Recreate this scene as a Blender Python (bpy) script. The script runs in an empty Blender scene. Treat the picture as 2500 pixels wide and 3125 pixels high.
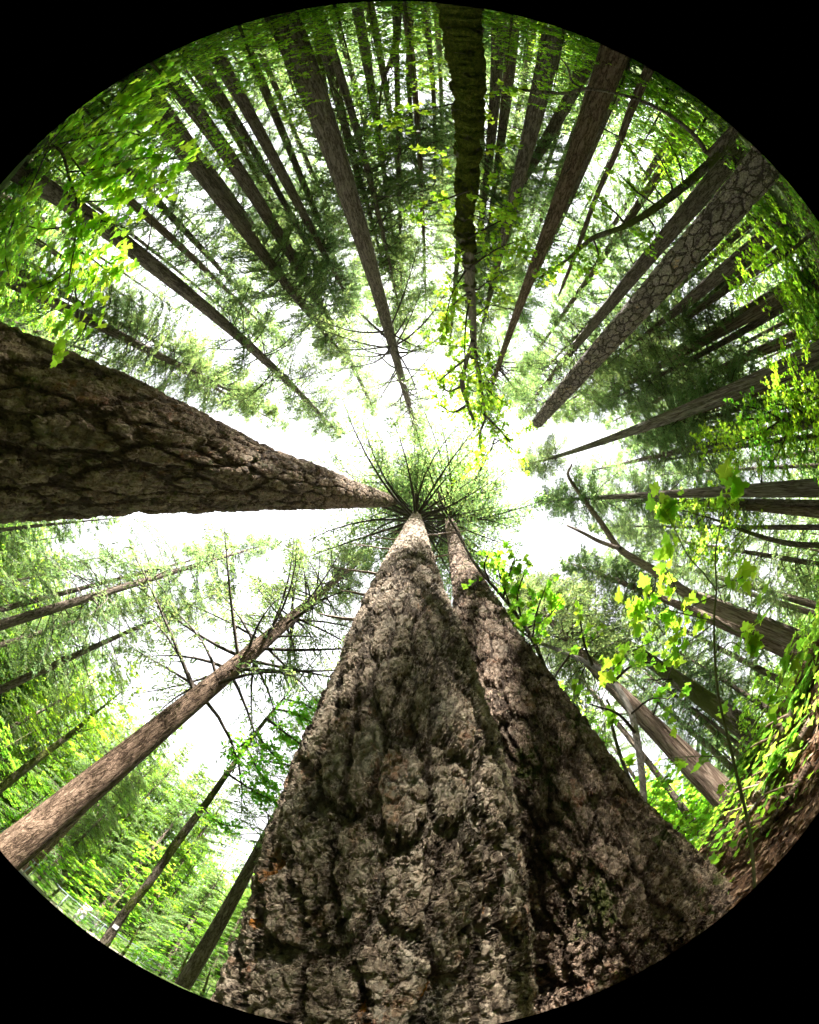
import bpy, math, random
import numpy as np
from mathutils import Vector, Matrix

SC = bpy.context.scene
COL = SC.collection
RND = random.Random(11)
R8 = np.random.default_rng
PI = math.pi

# ------------------------------------------------------------------ lens
# A circular 180 degree fisheye (equisolid) lying on the forest floor, looking almost straight up.
LX, LY, LR = 832.0, 1087.0, 1088.0
F2 = LR / math.sin(PI / 4)
CAM_Z = 0.42


def cam_dir(x, y):
    dx, dy = x - LX, y - LY
    r = max(1e-6, math.hypot(dx, dy))
    t = 2 * math.asin(min(.999, r / F2))
    return Vector((math.sin(t) * dx / r, math.sin(t) * dy / r, math.cos(t)))


TILT = cam_dir(900, 1052).rotation_difference(Vector((0, 0, 1))).to_matrix()
EYE = Vector((0, 0, CAM_Z))


def ray(x, y):
    return TILT @ cam_dir(x, y)


# ------------------------------------------------------------------ terrain
def ground(x, y):
    x = np.asarray(x, float); y = np.asarray(y, float)
    b = .43 * (np.logaddexp(0, (x - 1.35 - .25 * np.clip(-y, 0, 4)) * 2.2) / 2.2)
    b = b / (1 + b / 26)
    q = (-x + y) * .7071
    c = -2.6 / (1 + np.exp(-(q - 8.5) * .8))
    h = .62 * np.logaddexp(0, (q - 30) * .5) / .5
    h = h / (1 + h / 40)
    n = .05 * np.sin(x * 1.7 + 1.3 * np.sin(y * .9)) + .05 * np.sin(y * 2.1 + x * .6) + .25 * np.sin(x * .21 + .7) * np.sin(y * .17)
    d = np.hypot(x, y)
    t = .82 * x + .57 * y; l = -.57 * x + .82 * y
    m = .95 / (1 + np.exp(-np.clip((t - 3.1) * 1.9, -40, 40))) * np.exp(-(l / 4.2) ** 2)
    return b + c + h + m + n * np.clip((d - .8) / 3, 0, 1)


def gz(x, y):
    return float(ground(x, y))


# ------------------------------------------------------------------ mesh helpers
class MB:
    """numpy mesh collector: blocks of verts and faces with a material slot each"""
    def __init__(s):
        s.v, s.f, s.n = [], [], 0

    def add(s, verts, faces, mat=0, smooth=False):
        verts = np.asarray(verts, np.float32).reshape(-1, 3)
        faces = np.asarray(faces, np.int64)
        s.v.append(verts)
        s.f.append((faces + s.n, mat, smooth))
        s.n += len(verts)

    def mesh(s, name, mats):
        me = bpy.data.meshes.new(name)
        v = np.concatenate(s.v)
        loops = np.concatenate([f.ravel() for f, _, _ in s.f])
        sizes = np.concatenate([np.full(len(f), f.shape[1]) for f, _, _ in s.f])
        mi = np.concatenate([np.full(len(f), m) for f, m, _ in s.f])
        sm = np.concatenate([np.full(len(f), q) for f, _, q in s.f])
        st = np.concatenate([[0], np.cumsum(sizes)[:-1]])
        me.vertices.add(len(v)); me.vertices.foreach_set('co', v.ravel())
        me.loops.add(len(loops)); me.loops.foreach_set('vertex_index', loops.astype(np.int32))
        me.polygons.add(len(sizes))
        me.polygons.foreach_set('loop_start', st.astype(np.int32))
        me.polygons.foreach_set('material_index', mi.astype(np.int32))
        me.polygons.foreach_set('use_smooth', sm.astype(bool))
        me.update(calc_edges=True)
        for m in mats:
            me.materials.append(m)
        return me


def link(name, me, parent=None, loc=None):
    o = bpy.data.objects.new(name, me)
    COL.objects.link(o)
    if parent is not None:
        o.parent = parent
    if loc is not None:
        o.location = loc
    return o


def tag(o, label=None, cat=None, group=None, kind=None):
    if label: o['label'] = label
    if cat: o['category'] = cat
    if group: o['group'] = group
    if kind: o['kind'] = kind
    return o


def thing(name, label, cat, loc, group=None):
    o = bpy.data.objects.new(name, None)
    COL.objects.link(o)
    o.location = loc
    o.empty_display_size = .3
    return tag(o, label, cat, group)


def catmull(P, k):
    """smooth a polyline of rows (any number of columns)"""
    P = np.asarray(P, float)
    if len(P) < 3:
        t = np.linspace(0, 1, k)[:, None]
        return P[0] * (1 - t) + P[-1] * t
    d = np.r_[0, np.cumsum(np.linalg.norm(np.diff(P[:, :3], axis=0), axis=1) ** .6)]
    T = np.linspace(0, d[-1], k)
    out = np.empty((k, P.shape[1]))
    m = np.gradient(P, d, axis=0)
    i = np.clip(np.searchsorted(d, T, side='right') - 1, 0, len(d) - 2)
    h = (d[i + 1] - d[i])[:, None]
    t = ((T - d[i]) / h[:, 0])[:, None]
    out = (2*t**3-3*t**2+1)*P[i] + (t**3-2*t**2+t)*h*m[i] + (-2*t**3+3*t**2)*P[i+1] + (t**3-t**2)*h*m[i+1]
    return out


def tube(mb, P, sides=8, mat=0, cap=True, lump=0.0, seed=0, smooth=True, butt=0, flare=0):
    """P rows: x y z r"""
    P = np.asarray(P, float)
    n = len(P)
    C, r = P[:, :3], P[:, 3]
    tan = np.gradient(C, axis=0)
    tan /= np.linalg.norm(tan, axis=1)[:, None] + 1e-9
    ref = np.array([1., 0, 0]) if abs(tan[0][0]) < .8 else np.array([0, 1., 0])
    U = np.empty((n, 3))
    u = ref - tan[0] * (ref @ tan[0]); u /= np.linalg.norm(u)
    for i in range(n):
        u = u - tan[i] * (u @ tan[i]); u /= np.linalg.norm(u) + 1e-9
        U[i] = u
    V = np.cross(tan, U)
    a = np.linspace(0, 2 * PI, sides, endpoint=False)
    rr = r[:, None] * np.ones(sides)[None]
    if lump or butt:
        g = R8(seed)
        L = np.r_[0, np.cumsum(np.linalg.norm(np.diff(C, axis=0), axis=1))][:, None]
        for k in range(6):
            f = g.integers(1, 5); w = g.uniform(.2, 1.4); p = g.uniform(0, 6.3, 2)
            rr = rr * (1 + lump * .35 * np.sin(f * a[None] + p[0] + .6 * np.sin(w * L + p[1])) * np.sin(w * .7 * L + p[1]))
        if butt:
            p = g.uniform(0, 6.3, 3)
            b = .5 * np.sin(5 * a + p[0]) + .35 * np.sin(8 * a + p[1]) + .3 * np.sin(3 * a + p[2])
            rr = rr * (1 + butt * b[None] * np.exp(-L / 1.6))
    v = C[:, None] + rr[..., None] * (np.cos(a)[None, :, None] * U[:, None] + np.sin(a)[None, :, None] * V[:, None])
    i = np.arange(n - 1)[:, None] * sides; j = np.arange(sides)[None]; j2 = (j + 1) % sides
    q = np.stack([i + j, i + j2, i + sides + j2, i + sides + j], -1).reshape(-1, 4)
    mb.add(v, q, mat, smooth)
    if cap:
        tip = C[-1] + tan[-1] * r[-1] * .6
        b = (n - 1) * sides
        last = v[-1]
        k = np.arange(sides)
        mb.add(np.r_[last, tip[None]], np.stack([k, (k + 1) % sides, np.full(sides, sides)], -1), mat, smooth)


# ------------------------------------------------------------------ node helpers
class NT:
    def __init__(s, name, displaced=None):
        s.m = bpy.data.materials.new(name); s.m.use_nodes = True
        s.t = s.m.node_tree; s.t.nodes.clear()
        s.out = s.n('ShaderNodeOutputMaterial')
        if displaced: s.m.displacement_method = displaced

    def n(s, typ, **k):
        o = s.t.nodes.new(typ)
        for a, b in k.items(): setattr(o, a, b)
        return o

    def put(s, sock, val):
        if hasattr(val, 'is_output'): s.t.links.new(val, sock)
        elif isinstance(val, (tuple, list)) and len(val) == 3 and sock.type == 'RGBA': sock.default_value = (*val, 1)
        else: sock.default_value = val

    def coord(s, scale=(1, 1, 1), out='Object'):
        c = s.n('ShaderNodeTexCoord'); mp = s.n('ShaderNodeMapping')
        mp.inputs['Scale'].default_value = scale
        s.put(mp.inputs['Vector'], c.outputs[out])
        return mp.outputs[0]

    def noise(s, vec, scale, detail=4, rough=.55, dist=0, col=False):
        o = s.n('ShaderNodeTexNoise'); s.put(o.inputs['Vector'], vec)
        o.inputs['Scale'].default_value = scale; o.inputs['Detail'].default_value = detail
        o.inputs['Roughness'].default_value = rough; o.inputs['Distortion'].default_value = dist
        return o.outputs['Color' if col else 'Fac']

    def voro(s, vec, scale, feature='DISTANCE_TO_EDGE', out='Distance', rnd=1.0):
        o = s.n('ShaderNodeTexVoronoi', feature=feature); s.put(o.inputs['Vector'], vec)
        o.inputs['Scale'].default_value = scale; o.inputs['Randomness'].default_value = rnd
        return o.outputs[out]

    def vmath(s, op, a, b):
        o = s.n('ShaderNodeVectorMath', operation=op); s.put(o.inputs[0], a)
        if op == 'SCALE': s.put(o.inputs['Scale'], b)
        else: s.put(o.inputs[1], b)
        return o.outputs[0]

    def warp(s, vec, scale, amt):
        n = s.noise(vec, scale, 3, col=True)
        n = s.vmath('SUBTRACT', n, (.5, .5, .5))
        return s.vmath('ADD', vec, s.vmath('SCALE', n, amt))

    def math(s, op, a, b=0, c=None):
        o = s.n('ShaderNodeMath', operation=op); s.put(o.inputs[0], a); s.put(o.inputs[1], b)
        if c is not None: s.put(o.inputs[2], c)
        return o.outputs[0]

    def rng(s, v, a, b, c=0., d=1., smooth=True):
        o = s.n('ShaderNodeMapRange', interpolation_type='SMOOTHSTEP' if smooth else 'LINEAR')
        s.put(o.inputs['Value'], v)
        for k, x in zip(('From Min', 'From Max', 'To Min', 'To Max'), (a, b, c, d)): s.put(o.inputs[k], x)
        return o.outputs[0]

    def mix(s, f, a, b, mode='MIX'):
        o = s.n('ShaderNodeMix', data_type='RGBA', blend_type=mode)
        s.put(o.inputs[0], f); s.put(o.inputs[6], a); s.put(o.inputs[7], b)
        return o.outputs[2]

    def ramp(s, f, stops):
        o = s.n('ShaderNodeValToRGB'); s.put(o.inputs[0], f)
        e = o.color_ramp.elements
        while len(e) < len(stops): e.new(.5)
        for k, (p, c) in zip(e, stops): k.position = p; k.color = (*c, 1)
        return o.outputs[0]

    def bump(s, h, dist, strength=1., normal=None):
        o = s.n('ShaderNodeBump'); s.put(o.inputs['Height'], h)
        o.inputs['Distance'].default_value = dist; o.inputs['Strength'].default_value = strength
        if normal is not None: s.put(o.inputs['Normal'], normal)
        return o.outputs[0]

    def bsdf(s, col, rough=.85, normal=None, spec=.2):
        o = s.n('ShaderNodeBsdfPrincipled'); s.put(o.inputs['Base Color'], col)
        s.put(o.inputs['Roughness'], rough); o.inputs['Specular IOR Level'].default_value = spec
        if normal is not None: s.put(o.inputs['Normal'], normal)
        s.t.links.new(o.outputs[0], s.out.inputs['Surface'])
        return o

    def disp(s, h, scale, mid=0.):
        o = s.n('ShaderNodeDisplacement'); s.put(o.inputs['Height'], h)
        o.inputs['Scale'].default_value = scale; o.inputs['Midlevel'].default_value = mid
        s.t.links.new(o.outputs[0], s.out.inputs['Displacement'])


def up_mask(n, lo, hi):
    g = n.n('ShaderNodeNewGeometry'); sp = n.n('ShaderNodeSeparateXYZ')
    n.put(sp.inputs[0], g.outputs['Normal'])
    return sp.outputs


def ridge(n, vec, scale, width, detail=3, dist=.4):
    """long branching furrows: 0 in the furrow, 1 on the ridges"""
    a = n.math('ABSOLUTE', n.math('SUBTRACT', n.noise(vec, scale, detail, .55, dist), .5))
    return n.rng(a, .0, width)


def bark_deep(name, dark, mid, light, moss=0., orange=0., amp=1., freq=1.0, zs=.30):
    """old fir bark: long flat-topped plates split by deep fissures, broken into flakes; really displaced (metres)"""
    n = NT(name, 'BOTH')

    def jag(vec, a, b):   # ragged edges without swirls
        return n.warp(n.warp(vec, 9 * freq, a), 30 * freq, b)
    v1 = jag(n.coord((1, 1, zs)), .10, .045)
    p1 = n.rng(n.voro(v1, 3.6 * freq), .012, .15)
    c1 = n.n('ShaderNodeSeparateColor'); n.put(c1.inputs[0], n.voro(v1, 3.6 * freq, 'F1', 'Color'))
    v2 = jag(n.coord((1, 1, zs * 1.7)), .05, .03)
    p2 = n.rng(n.voro(v2, 9.5 * freq), .0, .17)
    c2 = n.n('ShaderNodeSeparateColor'); n.put(c2.inputs[0], n.voro(v2, 9.5 * freq, 'F1', 'Color'))
    v3 = n.warp(n.coord((1, 1, .62)), 40, .02)
    c3 = n.n('ShaderNodeSeparateColor'); n.put(c3.inputs[0], n.voro(v3, 27, 'F1', 'Color'))
    p3 = n.rng(n.voro(v3, 27), .0, .14)
    v4 = n.warp(n.coord((1, 1, .8)), 60, .012)
    c4 = n.n('ShaderNodeSeparateColor'); n.put(c4.inputs[0], n.voro(v4, 62, 'F1', 'Color'))
    fine = n.noise(n.coord((1, 1, .7)), 48, 6, .75)
    wave = n.noise(n.coord((1, 1, .25)), 2.2, 3, .5)
    terms = [(p1, .052), (c1.outputs[0], .022), (p2, .022), (c2.outputs[0], .020), (p3, .006), (c3.outputs[0], .014), (c4.outputs[0], .006), (fine, .012), (wave, .05)]
    h = 0
    for t, a in terms: h = n.math('ADD', h, n.math('MULTIPLY', t, a))
    # colour of the flakes themselves
    tone = n.math('ADD', n.math('MULTIPLY', c3.outputs[1], .30), n.math('ADD', n.math('MULTIPLY', c4.outputs[1], .22), n.math('ADD', n.math('MULTIPLY', c2.outputs[1], .18), n.math('MULTIPLY', fine, .55))))
    col = n.ramp(tone, [(.36, dark), (.56, mid), (.86, light)])
    lich = n.rng(n.noise(n.coord((1, 1, .6)), 3.4, 6, .8), .50, .62, 0, .5)
    col = n.mix(lich, col, (light[0] * .88, light[1] * .98, light[2] * 1.02))
    red = n.rng(n.noise(n.coord((1, 1, .5)), 5.5, 5, .7), .55, .66, 0, .6)
    col = n.mix(n.math('MULTIPLY', red, c3.outputs[2]), col, (mid[0] * 1.7, mid[1] * 1.05, mid[2] * .75))
    fis = n.math('MULTIPLY', p1, n.math('ADD', .45, n.math('MULTIPLY', p2, .55)))
    col = n.mix(n.rng(fis, 0, .75, .85, 0), col, dark)
    if moss:
        mm = n.rng(n.math('ADD', n.noise(n.coord((1, 1, .7)), 2.6, 6, .7), n.math('MULTIPLY', n.noise(n.coord(), 21, 3), .25)), .735 - moss * .12, .85 - moss * .12, 0, .85)
        col = n.mix(mm, col, (.055, .075, .012))
    if orange:
        c = n.n('ShaderNodeTexCoord'); sp = n.n('ShaderNodeSeparateXYZ'); n.put(sp.inputs[0], c.outputs['Object'])
        low = n.rng(sp.outputs[2], .9, 1.5, 1, 0)
        om = n.math('MULTIPLY', low, n.rng(n.noise(n.coord((1, 1, .4)), 4.3, 5, .6), .615, .65))
        col = n.mix(n.math('MULTIPLY', om, n.math('SUBTRACT', 1.15, p1)), col, (.50, .19, .035))
    b = n.bump(n.noise(n.coord((1, 1, 1)), 110, 4, .75), .006, .8)
    n.bsdf(col, .92, b, .12)
    n.disp(h, amp, .115)
    return n.m


def bark_fibre(name, dark, mid, light, green=0.):
    """long stringy vertical strips"""
    n = NT(name)
    v = n.warp(n.coord((1, 1, .05)), 3, .05)
    s1 = n.noise(v, 24, 5, .62, .3)
    s2 = n.noise(n.warp(n.coord((1, 1, .11)), 6, .03), 42, 5, .7)
    e = ridge(n, n.warp(n.coord((1, 1, .07)), 4, .04), 13, .10, 4, .4)
    h = n.math('ADD', n.math('MULTIPLY', s1, .9), n.math('MULTIPLY', s2, .6))
    h = n.math('ADD', h, n.math('MULTIPLY', e, .3))
    col = n.ramp(n.math('MULTIPLY', h, .6), [(.36, dark), (.56, mid), (.78, light)])
    if green:
        col = n.mix(n.rng(n.noise(n.coord((1, 1, .15)), 2.2, 4), .5, .66, 0, green), col, (.09, .13, .06))
    n.bsdf(col, .9, n.bump(h, .10, 1.), .1)
    return n.m


def bark_fine(name, dark, mid, light, moss=0., scale=1., furrow=1.):
    """close ridged bark with shallow broken cracks"""
    n = NT(name)
    v = n.warp(n.coord((1, 1, .16)), 8 * scale, .06)
    r1 = ridge(n, v, 9 * scale, .10, 3, .3)
    r2 = ridge(n, n.coord((1, 1, .30)), 19 * scale, .09, 4, .5)
    t = n.noise(n.coord((1, 1, .7)), 34 * scale, 5, .75)
    g = n.noise(n.coord((1, 1, .12)), 1.4, 4)
    h = n.math('ADD', n.math('MULTIPLY', r1, .45 * furrow), n.math('MULTIPLY', r2, .35 * furrow))
    h = n.math('ADD', h, n.math('MULTIPLY', t, .6))
    col = n.ramp(n.math('ADD', n.math('MULTIPLY', h, .55), n.math('MULTIPLY', g, .4)), [(.38, dark), (.62, mid), (.95, light)])
    if moss:
        mm = n.rng(n.math('ADD', n.noise(n.coord((1, 1, .4)), 1.9, 5, .6), n.math('MULTIPLY', n.noise(n.coord(), 18, 3), .2)), .66 - moss * .18, .76 - moss * .18, 0, .9)
        col = n.mix(mm, col, (.075, .09, .014))
    n.bsdf(col, .9, n.bump(h, .04, 1.), .12)
    return n.m


def bark_pine(name):
    """scaly plates: grey-buff, a few ochre, parted by wide ragged dark seams"""
    n = NT(name, 'BOTH')
    w = n.warp(n.warp(n.coord((1, 1, .42)), 7, .10), 26, .035)
    e = n.voro(w, 7.5)
    wid = n.rng(n.noise(n.coord((1, 1, .5)), 6, 3), .3, .7, .07, .22)
    plate = n.math('MINIMUM', 1, n.math('DIVIDE', e, wid))
    sp = n.n('ShaderNodeSeparateColor'); n.put(sp.inputs[0], n.voro(w, 7.5, 'F1', 'Color'))
    w2 = n.warp(n.coord((1, 1, .6)), 22, .05)
    e2 = n.rng(n.voro(w2, 21), 0, .13, .35, 1)
    c2 = n.n('ShaderNodeSeparateColor'); n.put(c2.inputs[0], n.voro(w2, 21, 'F1', 'Color'))
    t = n.noise(n.coord((1, 1, .6)), 42, 6, .75)
    base = n.ramp(n.math('ADD', n.math('MULTIPLY', sp.outputs[0], .7), n.math('MULTIPLY', c2.outputs[0], .3)), [(.1, (.22, .175, .14)), (.55, (.33, .27, .22)), (.85, (.37, .30, .235)), (.93, (.44, .29, .15))])
    col = n.mix(n.rng(t, .38, .62, 0, .65), base, (.15, .12, .10))
    col = n.mix(n.rng(n.math('MULTIPLY', plate, e2), .15, .85), (.055, .042, .034), col)
    h = n.math('ADD', n.math('MULTIPLY', n.rng(plate, .1, 1), .026), n.math('MULTIPLY', sp.outputs[1], .012))
    h = n.math('ADD', h, n.math('ADD', n.math('MULTIPLY', e2, .006), n.math('MULTIPLY', t, .008)))
    n.bsdf(col, .88, n.bump(t, .01, .8), .12)
    n.disp(h, 1., .03)
    return n.m


def moss_bark(name):
    """shaggy moss cushions over pale bark"""
    n = NT(name, 'BOTH')
    v = n.coord((1, 1, 1))
    fuzz = n.noise(v, 55, 5, .75)
    lump = n.noise(n.warp(n.coord((1, 1, 1.6)), 2, .4), 2.6, 4, .6)
    f2 = n.noise(n.coord((1, 1, .5)), 18, 4, .7)
    mos = n.ramp(n.math('ADD', n.math('MULTIPLY', fuzz, .6), n.math('MULTIPLY', f2, .4)), [(.36, (.020, .024, .005)), (.5, (.085, .095, .013)), (.64, (.23, .235, .038))])
    brk = n.ramp(n.noise(n.coord((1, 1, .2)), 22, 5, .7), [(.3, (.09, .07, .055)), (.65, (.25, .21, .17))])
    c = n.n('ShaderNodeTexCoord'); s = n.n('ShaderNodeSeparateXYZ'); n.put(s.inputs[0], c.outputs['Object'])
    hi = n.rng(s.outputs[2], 4, 11, .36, .62)
    m = n.rng(n.math('SUBTRACT', n.math('ADD', n.math('MULTIPLY', lump, .8), n.math('MULTIPLY', fuzz, .2)), hi), -.02, .06)
    n.bsdf(n.mix(m, brk, mos), .95, n.bump(n.math('ADD', fuzz, f2), .03, 1.), .05)
    band = n.rng(n.noise(n.warp(n.coord((.8, .8, 2.2)), 2, .25), 1.7, 4, .6), .36, .6)
    n.disp(n.math('MULTIPLY', m, n.math('ADD', n.math('MULTIPLY', band, .9), n.math('ADD', n.math('MULTIPLY', f2, .5), n.math('MULTIPLY', fuzz, .6)))), .075, .7)
    return n.m


def leaf_mat(name, col, trans, tshare=.5, var=.35, rough=.45):
    """thin leaf: diffuse face + light passing through; the object's own colour tints it"""
    n = NT(name)
    g = n.n('ShaderNodeNewGeometry'); oi = n.n('ShaderNodeObjectInfo')
    r = g.outputs['Random Per Island']
    hv = n.n('ShaderNodeHueSaturation')
    n.put(hv.inputs['Hue'], n.rng(r, 0, 1, .5 - .03 * var / .35, .5 + .025 * var / .35, False))
    n.put(hv.inputs['Value'], n.rng(n.math('FRACT', n.math('MULTIPLY', r, 7.31)), 0, 1, 1 - var, 1 + var, False))
    n.put(hv.inputs['Color'], n.mix(1., col, oi.outputs['Color'], 'MULTIPLY'))
    hv2 = n.n('ShaderNodeHueSaturation')
    n.put(hv2.inputs['Hue'], n.rng(r, 0, 1, .5 - .03 * var / .35, .5 + .025 * var / .35, False))
    n.put(hv2.inputs['Value'], n.rng(n.math('FRACT', n.math('MULTIPLY', r, 7.31)), 0, 1, 1 - var, 1 + var, False))
    n.put(hv2.inputs['Color'], n.mix(1., trans, oi.outputs['Color'], 'MULTIPLY'))
    d = n.n('ShaderNodeBsdfPrincipled'); n.put(d.inputs['Base Color'], hv.outputs[0]); d.inputs['Roughness'].default_value = rough
    d.inputs['Specular IOR Level'].default_value = .3
    t = n.n('ShaderNodeBsdfTranslucent'); n.put(t.inputs['Color'], hv2.outputs[0])
    m = n.n('ShaderNodeMixShader'); m.inputs[0].default_value = tshare
    n.t.links.new(d.outputs[0], m.inputs[1]); n.t.links.new(t.outputs[0], m.inputs[2])
    n.t.links.new(m.outputs[0], n.out.inputs['Surface'])
    return n.m


def plain(name, a, b, scale=12, rough=.8, bump=.01):
    n = NT(name)
    t = n.noise(n.coord(), scale, 4, .6)
    n.bsdf(n.ramp(t, [(.3, a), (.7, b)]), rough, n.bump(t, bump, .6), .25)
    return n.m


M = {}
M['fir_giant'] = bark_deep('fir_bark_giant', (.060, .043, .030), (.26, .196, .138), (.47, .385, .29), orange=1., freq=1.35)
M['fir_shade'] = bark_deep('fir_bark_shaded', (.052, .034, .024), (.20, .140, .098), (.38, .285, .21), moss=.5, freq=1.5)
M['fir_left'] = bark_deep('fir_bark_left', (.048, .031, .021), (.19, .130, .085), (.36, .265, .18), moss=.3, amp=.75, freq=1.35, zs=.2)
M['fir'] = bark_fine('fir_bark', (.05, .037, .029), (.15, .115, .09), (.28, .225, .18))
M['fir_red'] = bark_fine('fir_bark_red', (.045, .028, .019), (.15, .098, .066), (.28, .195, .14), scale=1.05)
M['dark'] = bark_fine('dark_bark', (.045, .034, .026), (.14, .108, .084), (.25, .198, .157))
M['mossy'] = bark_fine('mossy_bark', (.04, .03, .022), (.13, .105, .08), (.25, .205, .165), moss=.75)
M['grey'] = bark_fine('grey_bark', (.09, .078, .065), (.22, .195, .168), (.38, .345, .305), moss=.1, scale=1.4, furrow=.6)
M['redwood'] = bark_fibre('redwood_bark', (.06, .036, .025), (.215, .148, .11), (.43, .335, .26), .2)
M['pale'] = bark_fibre('pale_weathered_wood', (.11, .075, .055), (.30, .22, .165), (.50, .41, .33))
M['redwood_g'] = bark_fibre('redwood_bark_green', (.05, .038, .027), (.185, .148, .11), (.36, .31, .24), .5)
M['pine'] = bark_pine('pine_plate_bark')
M['moss'] = moss_bark('moss_trunk')
M['dead'] = plain('dead_wood', (.17, .10, .065), (.34, .24, .17), 14)
M['twig'] = plain('twig_wood', (.035, .026, .02), (.085, .065, .05), 9)
M['stem'] = plain('green_stem', (.10, .11, .04), (.17, .17, .08), 9)
M['needle'] = leaf_mat('needles', (.09, .15, .062), (.25, .37, .11), .48, .4)
M['maple'] = leaf_mat('maple_leaf', (.11, .22, .025), (.37, .62, .06), .6, .35, .5)
NEEDLE, MAPLE = M['needle'], M['maple']

# ------------------------------------------------------------------ foliage
def unit(a):
    return a / (np.linalg.norm(a, axis=-1, keepdims=True) + 1e-9)


LEAF_LOBED = np.array([(0, 0), (.17, -.06), (.30, -.10), (.27, .08), (.50, .14), (.56, .30), (.40, .36), (.45, .55), (.30, .56),
                       (.16, .62), (.17, .80), (0, 1), (-.17, .80), (-.16, .62), (-.30, .56), (-.45, .55), (-.40, .36), (-.56, .30),
                       (-.50, .14), (-.27, .08), (-.30, -.10), (-.17, -.06)])
LEAF_MID = np.array([(0, 0), (.34, -.02), (.30, .18), (.52, .40), (.22, .52), (0, 1), (-.22, .52), (-.52, .40), (-.30, .18), (-.34, -.02)])
LEAF_SPRAY = np.array([(0, 0), (.5, .38), (0, 1), (-.5, .38)])


def leaves(mb, pos, axis, nrm, size, tmpl, wid=1., mat=0, fold=.18):
    """one flat-ish leaf per row; tmpl is the outline in (across, along)"""
    axis = unit(axis); side = unit(np.cross(axis, nrm)); n = unit(np.cross(side, axis))
    sx = (tmpl[:, 0] * wid)[None, :, None]; sy = tmpl[:, 1][None, :, None]
    z = (np.abs(tmpl[:, 0]) * fold * 1.2 - tmpl[:, 1] ** 2 * fold)[None, :, None]
    s = np.asarray(size)[:, None, None]
    v = pos[:, None] + s * (side[:, None] * sx + axis[:, None] * sy + n[:, None] * z)
    k = len(tmpl)
    mb.add(v, np.arange(len(pos) * k).reshape(-1, k), mat)


def ribbons(mb, a, b, w, mat=1):
    """thin three sided twigs from a to b"""
    d = unit(b - a)
    s = unit(np.cross(d, np.array([.31, .17, .93])))
    u = np.cross(s, d)
    w = np.asarray(w)[:, None]
    v = np.stack([a + s * w, a - s * w * .5 + u * w * .87, a - s * w * .5 - u * w * .87, b], 1)
    base = (np.arange(len(a)) * 4)[:, None]
    f = np.concatenate([base + [0, 1, 3], base + [1, 2, 3], base + [2, 0, 3]])
    mb.add(v, f, mat)


def conifer_crown(name, seed, L=20., nb=145, Rb=3.5, K=26, Mf=9, bare=.15, keep=1., lsize=.17, lw=.30, droop=.5, pitch0=-.05,
                  pitch1=.75, base_short=.5, rstem=.02, hexp=.95, tww=1.):
    g = R8(seed); mb = MB()
    h = np.sort(g.random(nb)) ** hexp; h = h * .985
    az = np.arange(nb) * 2.39996 + g.normal(0, .5, nb)
    ln = Rb * (np.clip(1 - h, 0, 1) ** .75 * .92 + .07) * g.uniform(.55, 1.12, nb) * np.clip(base_short + h * 3, 0, 1)
    a = pitch0 + (pitch1 - pitch0) * h ** 1.3 + g.normal(0, .13, nb)
    b = droop * (1 - .7 * h) + g.normal(0, .1, nb)
    sway = g.normal(0, .22, nb)
    rad = np.stack([np.cos(az), np.sin(az), 0 * az], -1); per = np.stack([-np.sin(az), np.cos(az), 0 * az], -1)
    up = np.array([0, 0, 1.])

    def at(i, s):
        l = ln[i][..., None]; s = s[..., None]
        return up * (h[i] * L)[..., None] + rad[i] * l * s * (1 - .08 * s) + per[i] * l * sway[i][..., None] * s * s + up * l * (a[i][..., None] * s - b[i][..., None] * s * s)

    for i in range(nb):
        s = np.linspace(0, 1, 6); ii = np.full(6, i)
        p = at(ii, s)
        tube(mb, np.c_[p, (rstem + .006 * ln[i]) * (1 - .85 * s)], 3, 1, False)
    N = nb * K
    i = np.repeat(np.arange(nb), K)
    s = bare + (1 - bare) * (np.tile((np.arange(K) + .5) / K, nb) + g.uniform(-.5, .5, N) / K)
    ok = g.random(N) < keep * np.clip(ln[i] / Rb * 1.6, .35, 1)
    i, s = i[ok], s[ok]; N = len(i)
    p = at(i, s); tg = unit(at(i, np.minimum(s + .05, 1.05)) - at(i, s - .05))
    side = np.where(np.arange(N) % 2, 1., -1.)
    lat = unit(np.cross(tg, up)) * side[:, None]
    th = g.uniform(.65, 1.15, N)
    tw = unit(tg * np.cos(th)[:, None] + lat * np.sin(th)[:, None] + up * g.normal(-.22, .22, N)[:, None])
    tl = (ln[i] * .26 * (1.2 - s) + .16) * g.uniform(.6, 1.25, N)
    e = p + tw * tl[:, None] - up * (.16 * tl * g.uniform(.2, 1.6, N))[:, None]
    ribbons(mb, p, e, (.004 + .004 * tl) * tww)
    n = N * Mf
    j = np.repeat(np.arange(N), Mf)
    t = np.tile((np.arange(Mf) + .4) / Mf, N) + g.uniform(-.04, .04, n)
    tw2 = unit(e - p)
    q = p[j] + (e - p)[j] * t[:, None]
    sd = np.where((np.arange(n) + j) % 2, 1., -1.)
    lt = unit(np.cross(tw2[j], up + g.normal(0, .25, (n, 3)))) * sd[:, None]
    an = g.uniform(.35, 1.0, n)
    ax = tw2[j] * np.cos(an)[:, None] + lt * np.sin(an)[:, None] + g.normal(0, .22, (n, 3)) - up * .12
    nr = up + g.normal(0, .45, (n, 3))
    sz = lsize * g.uniform(.55, 1.3, n) * (1.1 - .45 * t)
    leaves(mb, q, ax, nr, sz, LEAF_SPRAY, lw, 0, .1)
    return mb.mesh(name, [NEEDLE, M['twig']])


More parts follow.
